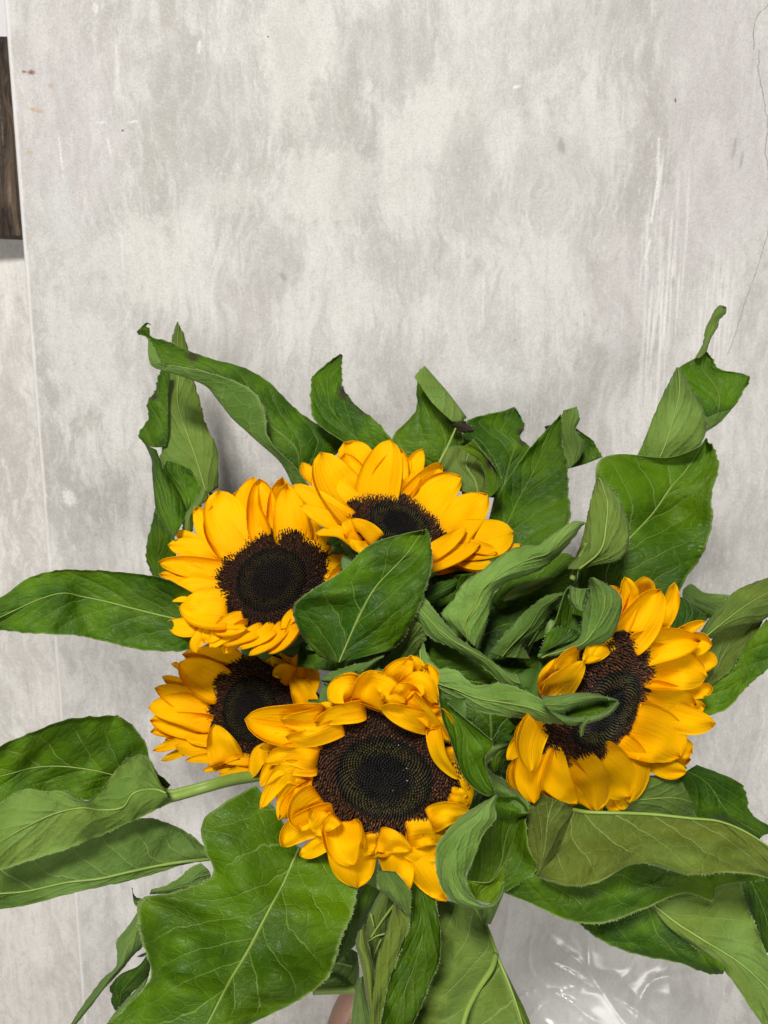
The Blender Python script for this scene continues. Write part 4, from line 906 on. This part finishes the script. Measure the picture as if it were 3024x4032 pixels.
MARKS = [(640, 110, 85, 150, 0, .75, 'cream'), (930, 255, 110, 75, 10, .8, 'cream'), (690, 400, 110, 80, 0, .8, 'cream'), (320, 560, 120, 100, 0, .7, 'cream'),
         (480, 420, 60, 40, 0, .5, 'cream'), (870, 400, 70, 80, 0, .5, 'cream'), (1110, 280, 45, 40, 0, .5, 'cream'), (1040, 170, 120, 130, 0, .35, 'cream'), (1290, 60, 160, 60, 0, .35, 'gray'),
         (1260, 290, 80, 70, 0, .45, 'cream'), (1190, 640, 90, 80, 0, .4, 'cream'), (760, 640, 80, 80, 0, .4, 'cream'), (600, 560, 60, 80, 0, .4, 'gray'), (440, 230, 120, 160, 0, .4, 'gray'),
         (830, 110, 90, 90, 0, .5, 'gray'), (1010, 400, 60, 140, 0, .5, 'gray'), (1200, 400, 90, 110, 0, .4, 'gray'), (780, 350, 50, 120, 0, .35, 'gray'), (880, 560, 130, 60, 0, .35, 'gray'),
         (150, 260, 110, 230, 0, .55, 'pink'), (1560, 260, 120, 300, 0, .6, 'pink'), (1500, 500, 90, 160, 0, .35, 'pink'), (170, 620, 90, 200, 0, .4, 'cool'), (1050, 820, 120, 100, 0, .4, 'cool'),
         (1350, 620, 80, 150, 0, .4, 'pink'), (1590, 1150, 60, 160, 0, .4, 'gray'), (1600, 1400, 80, 300, 0, .3, 'gray'), (360, 1500, 60, 60, 0, .5, 'gray'), (300, 1480, 30, 90, 0, .35, 'gray'),
         (1424, 410, 9, 95, -4, .8, 'streaks'), (1410, 480, 22, 200, -8, .5, 'streaks'), (1450, 560, 50, 230, -4, .5, 'streaks'), (1420, 740, 50, 200, -4, .6, 'streaks'), (1540, 700, 60, 200, -4, .45, 'streaks'), (1450, 1010, 60, 200, 0, .4, 'streaks'),
         (1415, 430, 4, 60, -6, .8, 'white'), (1422, 340, 4, 50, 2, .7, 'white'), (1398, 540, 4, 40, -14, .6, 'white'), (1116, 187, 10, 4, 15, .9, 'white'),
         (612, 598, 8, 12, 30, .75, 'dark'), (1211, 313, 7, 18, 0, .7, 'dark'), (1218, 320, 4, 14, 0, .6, 'dark'), (1586, 320, 4, 26, -6, .65, 'dark'), (1602, 345, 4, 22, -6, .65, 'dark'), (1454, 610, 4, 16, 0, .6, 'dark'),
         (1562, 620, 3, 30, 0, .45, 'dark'), (483, 380, 4, 18, 10, .45, 'dark'), (517, 540, 3, 50, 0, .3, 'dark'), (302, 235, 3, 22, 0, .35, 'dark'), (1330, 360, 5, 40, 0, .35, 'dark'), (527, 1395, 4, 38, 0, .45, 'dark'), (592, 1400, 3, 25, 0, .4, 'dark'),
         (68, 157, 9, 5, 0, .95, 'rust'), (52, 155, 6, 3, 0, .8, 'rust'), (68, 151, 3, 2, 0, .7, 'rust'), (110, 185, 6, 5, 0, .6, 'tan'), (78, 238, 20, 5, -12, .7, 'tan'), (63, 330, 8, 10, 0, .35, 'tan'), (265, 282, 2.6, 2.6, 0, 1., 'hole'), (579, 79, 2.4, 2.4, 0, 1., 'hole'),
         (1113, 735, 2.6, 4.5, 0, .95, 'tan'), (1459, 217, 2.5, 5, 0, .9, 'rust'), (1262, 680, 3, 5, 0, .6, 'dark'), (1246, 700, 4, 6, 0, .3, 'dark'), (264, 545, 3, 70, 0, .4, 'white'), (131, 332, 3, 45, 3, .5, 'white'), (236, 318, 3, 22, 10, .5, 'white'),
         (288, 263, 14, 3, 8, .7, 'white'), (220, 264, 12, 3, 0, .55, 'white'), (430, 102, 5, 16, -15, .6, 'white'), (205, 18, 7, 14, 0, .5, 'white'), (110, 50, 40, 80, 0, .4, 'cream'), (505, 250, 3, 30, 0, .3, 'dark'), (120, 470, 70, 60, 0, .4, 'cool'), (200, 780, 50, 120, 0, .4, 'cream'), (150, 1075, 16, 26, 20, .7, 'white')]
MARKS = [(*m[:5], m[5]*dict(dark=.6, gray=.9, cream=1.05, gray_=1., streaks=1.1).get(m[6], 1.), m[6]) for m in MARKS]
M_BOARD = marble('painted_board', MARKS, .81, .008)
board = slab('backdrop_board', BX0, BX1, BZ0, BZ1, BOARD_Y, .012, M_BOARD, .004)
BORG2 = np.array(board.location)
tag(board, 'large marbled pale grey backdrop board standing upright behind the sunflowers', 'backdrop board')
# the fine crack down the right side of the board
def crack(pts, w0):
    a = catmull(np.array(pts, float), len(pts)*5); g = np.random.default_rng(4)
    a += g.normal(0, 1.6, a.shape)*.9
    pc = np.array([on_plane(u, v) for u, v in a]); V = []; Fq = []
    for i, p in enumerate(pc):
        w = w0*g.uniform(.5, 1.2); V += [p+np.array([-w, -.0001, 0]), p+np.array([w, -.0001, 0])]
        if i: Fq.append((2*i-2, 2*i-1, 2*i+1, 2*i))
    m = simple('crack_grey', (.22, .205, .19), .9, .2, 300, .2)  # flat dark grey line of the crack in the paint
    ob = new_obj('crack', np.array(V)-BORG2, Fq, [m], board, smooth=False)
rc = lambda s: [(1800+float(p.split(',')[0])*.7378, float(p.split(',')[1])*.7378) for p in s.split()]
crack(rc('1700,-30 1655,30 1590,110 1583,265'), .0003)
crack(rc('1610,268 1612,330 1605,370 1622,450 1638,530 1645,600 1660,640 1650,760 1645,810 1656,880 1662,960'), .0003)
crack(rc('1668,1180 1655,1260 1632,1330 1600,1440 1570,1520 1535,1620 1500,1730 1480,1800 1440,1900'), .00026)
# behind it: second board, dark wooden panel, wall, floor
M_B2 = marble('painted_board_back', [], .88, .018)
b2 = slab('leaning_board', BX0-.75, BX0+.35, .02, on_plane(20*1.82, 512*1.82, BOARD_Y+.065)[2], BOARD_Y+.065, .012, M_B2, .003)
tag(b2, 'pale mottled board at the left edge, partly behind the large backdrop board', 'backdrop board')
kw = NT('weathered_wood'); obw = kw.n('TexCoord').outputs['Object']
g1 = kw.noise(kw.vmul(obw, (120, 30, 14)), 1., 7, .7, dist=1.2); g2 = kw.noise(obw, 40, 5, .65)
cw = kw.mix(kw.ss(g1, .35, .65), (.022, .015, .011), (.17, .12, .08)); cw = kw.mix(kw.math('MULTIPLY', kw.ss(g2, .5, .7), .6), cw, (.17, .135, .10))
M_WOOD = kw.finish(kw.n('BsdfPrincipled', {'Base Color': cw, 'Roughness': .55, 'Normal': kw.bump(g1, 1., .012)}))
w_t = on_plane(10*1.8228, 79*1.8228, BOARD_Y+.04); w_b = on_plane(20*1.8228, 505*1.8228, BOARD_Y+.04)
bm = bmesh.new(); bmesh.ops.create_cube(bm, size=1); bmesh.ops.subdivide_edges(bm, edges=bm.edges[:], cuts=9, use_grid_fill=True)
wx0, wx1 = BX0-.35, BX0+.06
for v in bm.verts:
    v.co = Vector((v.co.x*(wx1-wx0), v.co.y*.022, v.co.z*(w_t[2]-w_b[2])))
    v.co += Vector((0, noise.noise(v.co*22)*.006+noise.noise(v.co*70)*.003, noise.noise(v.co*30+Vector((4, 0, 0)))*.002))
me = bpy.data.meshes.new('wooden_panel'); bm.to_mesh(me); bm.free(); me.materials.append(M_WOOD)
wp = bpy.data.objects.new('wooden_panel', me); COL.objects.link(wp); wp.location = ((wx0+wx1)/2, BOARD_Y+.052, (w_t[2]+w_b[2])/2)
tag(wp, 'dark weathered wooden panel at the upper left edge, behind the backdrop board', 'wood panel')
M_WALL = simple('wall_paint', (.60, .585, .60), .8, .08, 20, .2)
wall = slab('wall', -3, 3, 0, 2.9, BOARD_Y+.12, .1, M_WALL, .002); tag(wall, kind='structure')
fl_ = slab('floor', -3, 3, -.1, 0.0, -2.5, 3.3, simple('floor_concrete', (.32, .31, .30), .7, .2, 15, .3), .002); tag(fl_, kind='structure')

# ------------------------------------------------------------------ clear cellophane round the stems
kc = NT('cellophane'); lw = kc.n('Fresnel', {'IOR': 1.5}).outputs[0]
obc = kc.n('TexCoord').outputs['Object']; cn = kc.noise(kc.vmul(obc, (9, 9, 26)), 1., 2, .5, dist=1.2)
gl = kc.n('BsdfGlossy', {'Color': (1, 1, 1, 1), 'Roughness': .27, 'Normal': kc.bump(cn, .2, .015)})
tp = kc.n('BsdfTransparent', {'Color': (.96, .955, .94, 1)})
hz = kc.n('BsdfDiffuse', {'Color': (.8, .8, .79, 1)})
m1 = kc.n('MixShader', {0: .24, 1: tp.outputs[0], 2: hz.outputs[0]})
M_CELLO = kc.finish(kc.n('MixShader', {0: kc.math('MULTIPLY_ADD', lw, .95, .012, True), 1: m1.outputs[0], 2: gl.outputs[0]}))
def cello():
    m, n = 150, 190; g = np.random.default_rng(12)
    top = parse('D', '1000,1900;1090,1905;1200,1900;1340,1940;1480,2010;1552,2080;1562,2150')[:, 0, :2]
    bot = parse('D', '960,2800;1010,2790;1080,2780;1180,2780;1300,2780;1400,2760;1430,2700')[:, 0, :2]
    tp_, bt = catmull(top, n), catmull(bot, n); s = np.linspace(0, 1, m)[:, None, None]
    G = tp_[None]*(1-s)+bt[None]*s
    S = s[..., 0]; T = np.linspace(0, 1, n)[None]
    cre = 0; broad = 0
    for i in range(22):
        th = g.uniform(0, math.pi); f = g.uniform(1., 3.4); ph = g.uniform(0, 6)
        w = f*(math.cos(th)*S*1.6+math.sin(th)*T)+ph+.22*smooth_noise(m, n, 7, 7, i+50)
        e = np.abs((w % 2)-1)
        cre = cre+np.exp(-e/(.02+.03*g.random()))*g.uniform(.2, 1.)*np.clip(smooth_noise(m, n, 6, 6, i+90)+.3, 0, 1.2)
        if i < 7: broad = broad+e*g.uniform(.3, 1.)/f
    dep = .555-.012*S+.045*(T-.5)**2*4 - .0028*cre - .020*broad
    W = unproj(G[..., 0], G[..., 1], dep)
    idx = np.arange(m*n).reshape(m, n); qd = np.stack([idx[:-1, :-1], idx[1:, :-1], idx[1:, 1:], idx[:-1, 1:]], -1).reshape(-1, 4)
    o = W.mean((0, 1)); ob = new_obj('cellophane_wrapper', W.reshape(-1, 3), qd, [M_CELLO], smooth=True, origin=o)
    tag(ob, 'clear crinkled cellophane sleeve around the stems at lower right', 'cellophane')
cello()

# ------------------------------------------------------------------ the hand that holds the stems
ks = NT('skin'); obs = ks.n('TexCoord').outputs['Object']; sn = ks.noise(obs, 90, 5, .6)
M_SKIN = ks.finish(ks.n('BsdfPrincipled', {'Base Color': ks.mix(sn, (.50, .27, .19), (.64, .39, .29)), 'Roughness': .5, 'Subsurface Weight': .15,
                   'Subsurface Radius': (.01, .004, .002), 'Normal': ks.bump(ks.noise(obs, 700, 3), .25, .0006)}))
def hand():
    c = unproj(1540, 4180, .545); rt = np.array([1, 0, 0.]); ax = dir_w([0, 1, .25]); ax /= np.linalg.norm(ax); fw = np.cross(rt, ax)  # fw: away from camera
    vs, es, rs = [], [], []
    def chain(pts, rad, start=None):
        last = start
        for p, r in zip(pts, rad):
            vs.append(c+rt*p[0]+ax*p[1]-fw*p[2]); rs.append(r); i = len(vs)-1
            if last is not None: es.append((last, i))
            last = i
        return last
    # forearm comes from below, wrist, palm left of and behind the stems
    chain([(-.02, -.36, .03)], [.038])
    w = chain([(-.028, -.20, .015), (-.034, -.105, .0)], [.034, .027], 0)
    p0 = chain([(-.036, -.055, -.004)], [.029], w)
    p1 = chain([(-.034, -.012, -.008)], [.026], p0)
    for i, (y, L) in enumerate(((.020, .95), (.000, 1.05), (-.020, 1.), (-.039, .85))):
        chain([(-.026, y, -.020), (.004, y+.003, -.028), (.028*L, y+.002, -.018), (.033*L, y-.002, .004), (.016*L, y-.004, .018)], [.0105, .0098, .0092, .0085, .0072], p1 if i < 2 else p0)
    chain([(-.040, .002, .010), (-.030, .030, .022), (-.006, .040, .026), (.012, .036, .024)], [.0125, .0115, .0098, .0082], p0)
    me = bpy.data.meshes.new('hand'); o = c
    me.from_pydata([tuple(np.array(v)-o) for v in vs], es, []); ob = bpy.data.objects.new('hand', me); COL.objects.link(ob); ob.location = o
    sk = ob.modifiers.new('skin', 'SKIN'); sk.use_smooth_shade = True
    for i, r in enumerate(rs): me.skin_vertices[0].data[i].radius = (r, r)
    me.skin_vertices[0].data[0].use_root = True
    ss_ = ob.modifiers.new('sub', 'SUBSURF'); ss_.levels = ss_.render_levels = 2
    me.materials.append(M_SKIN)
    tag(ob, 'bare hand and wrist gripping the stems, only a sliver of skin showing at the bottom', 'hand')
hand()
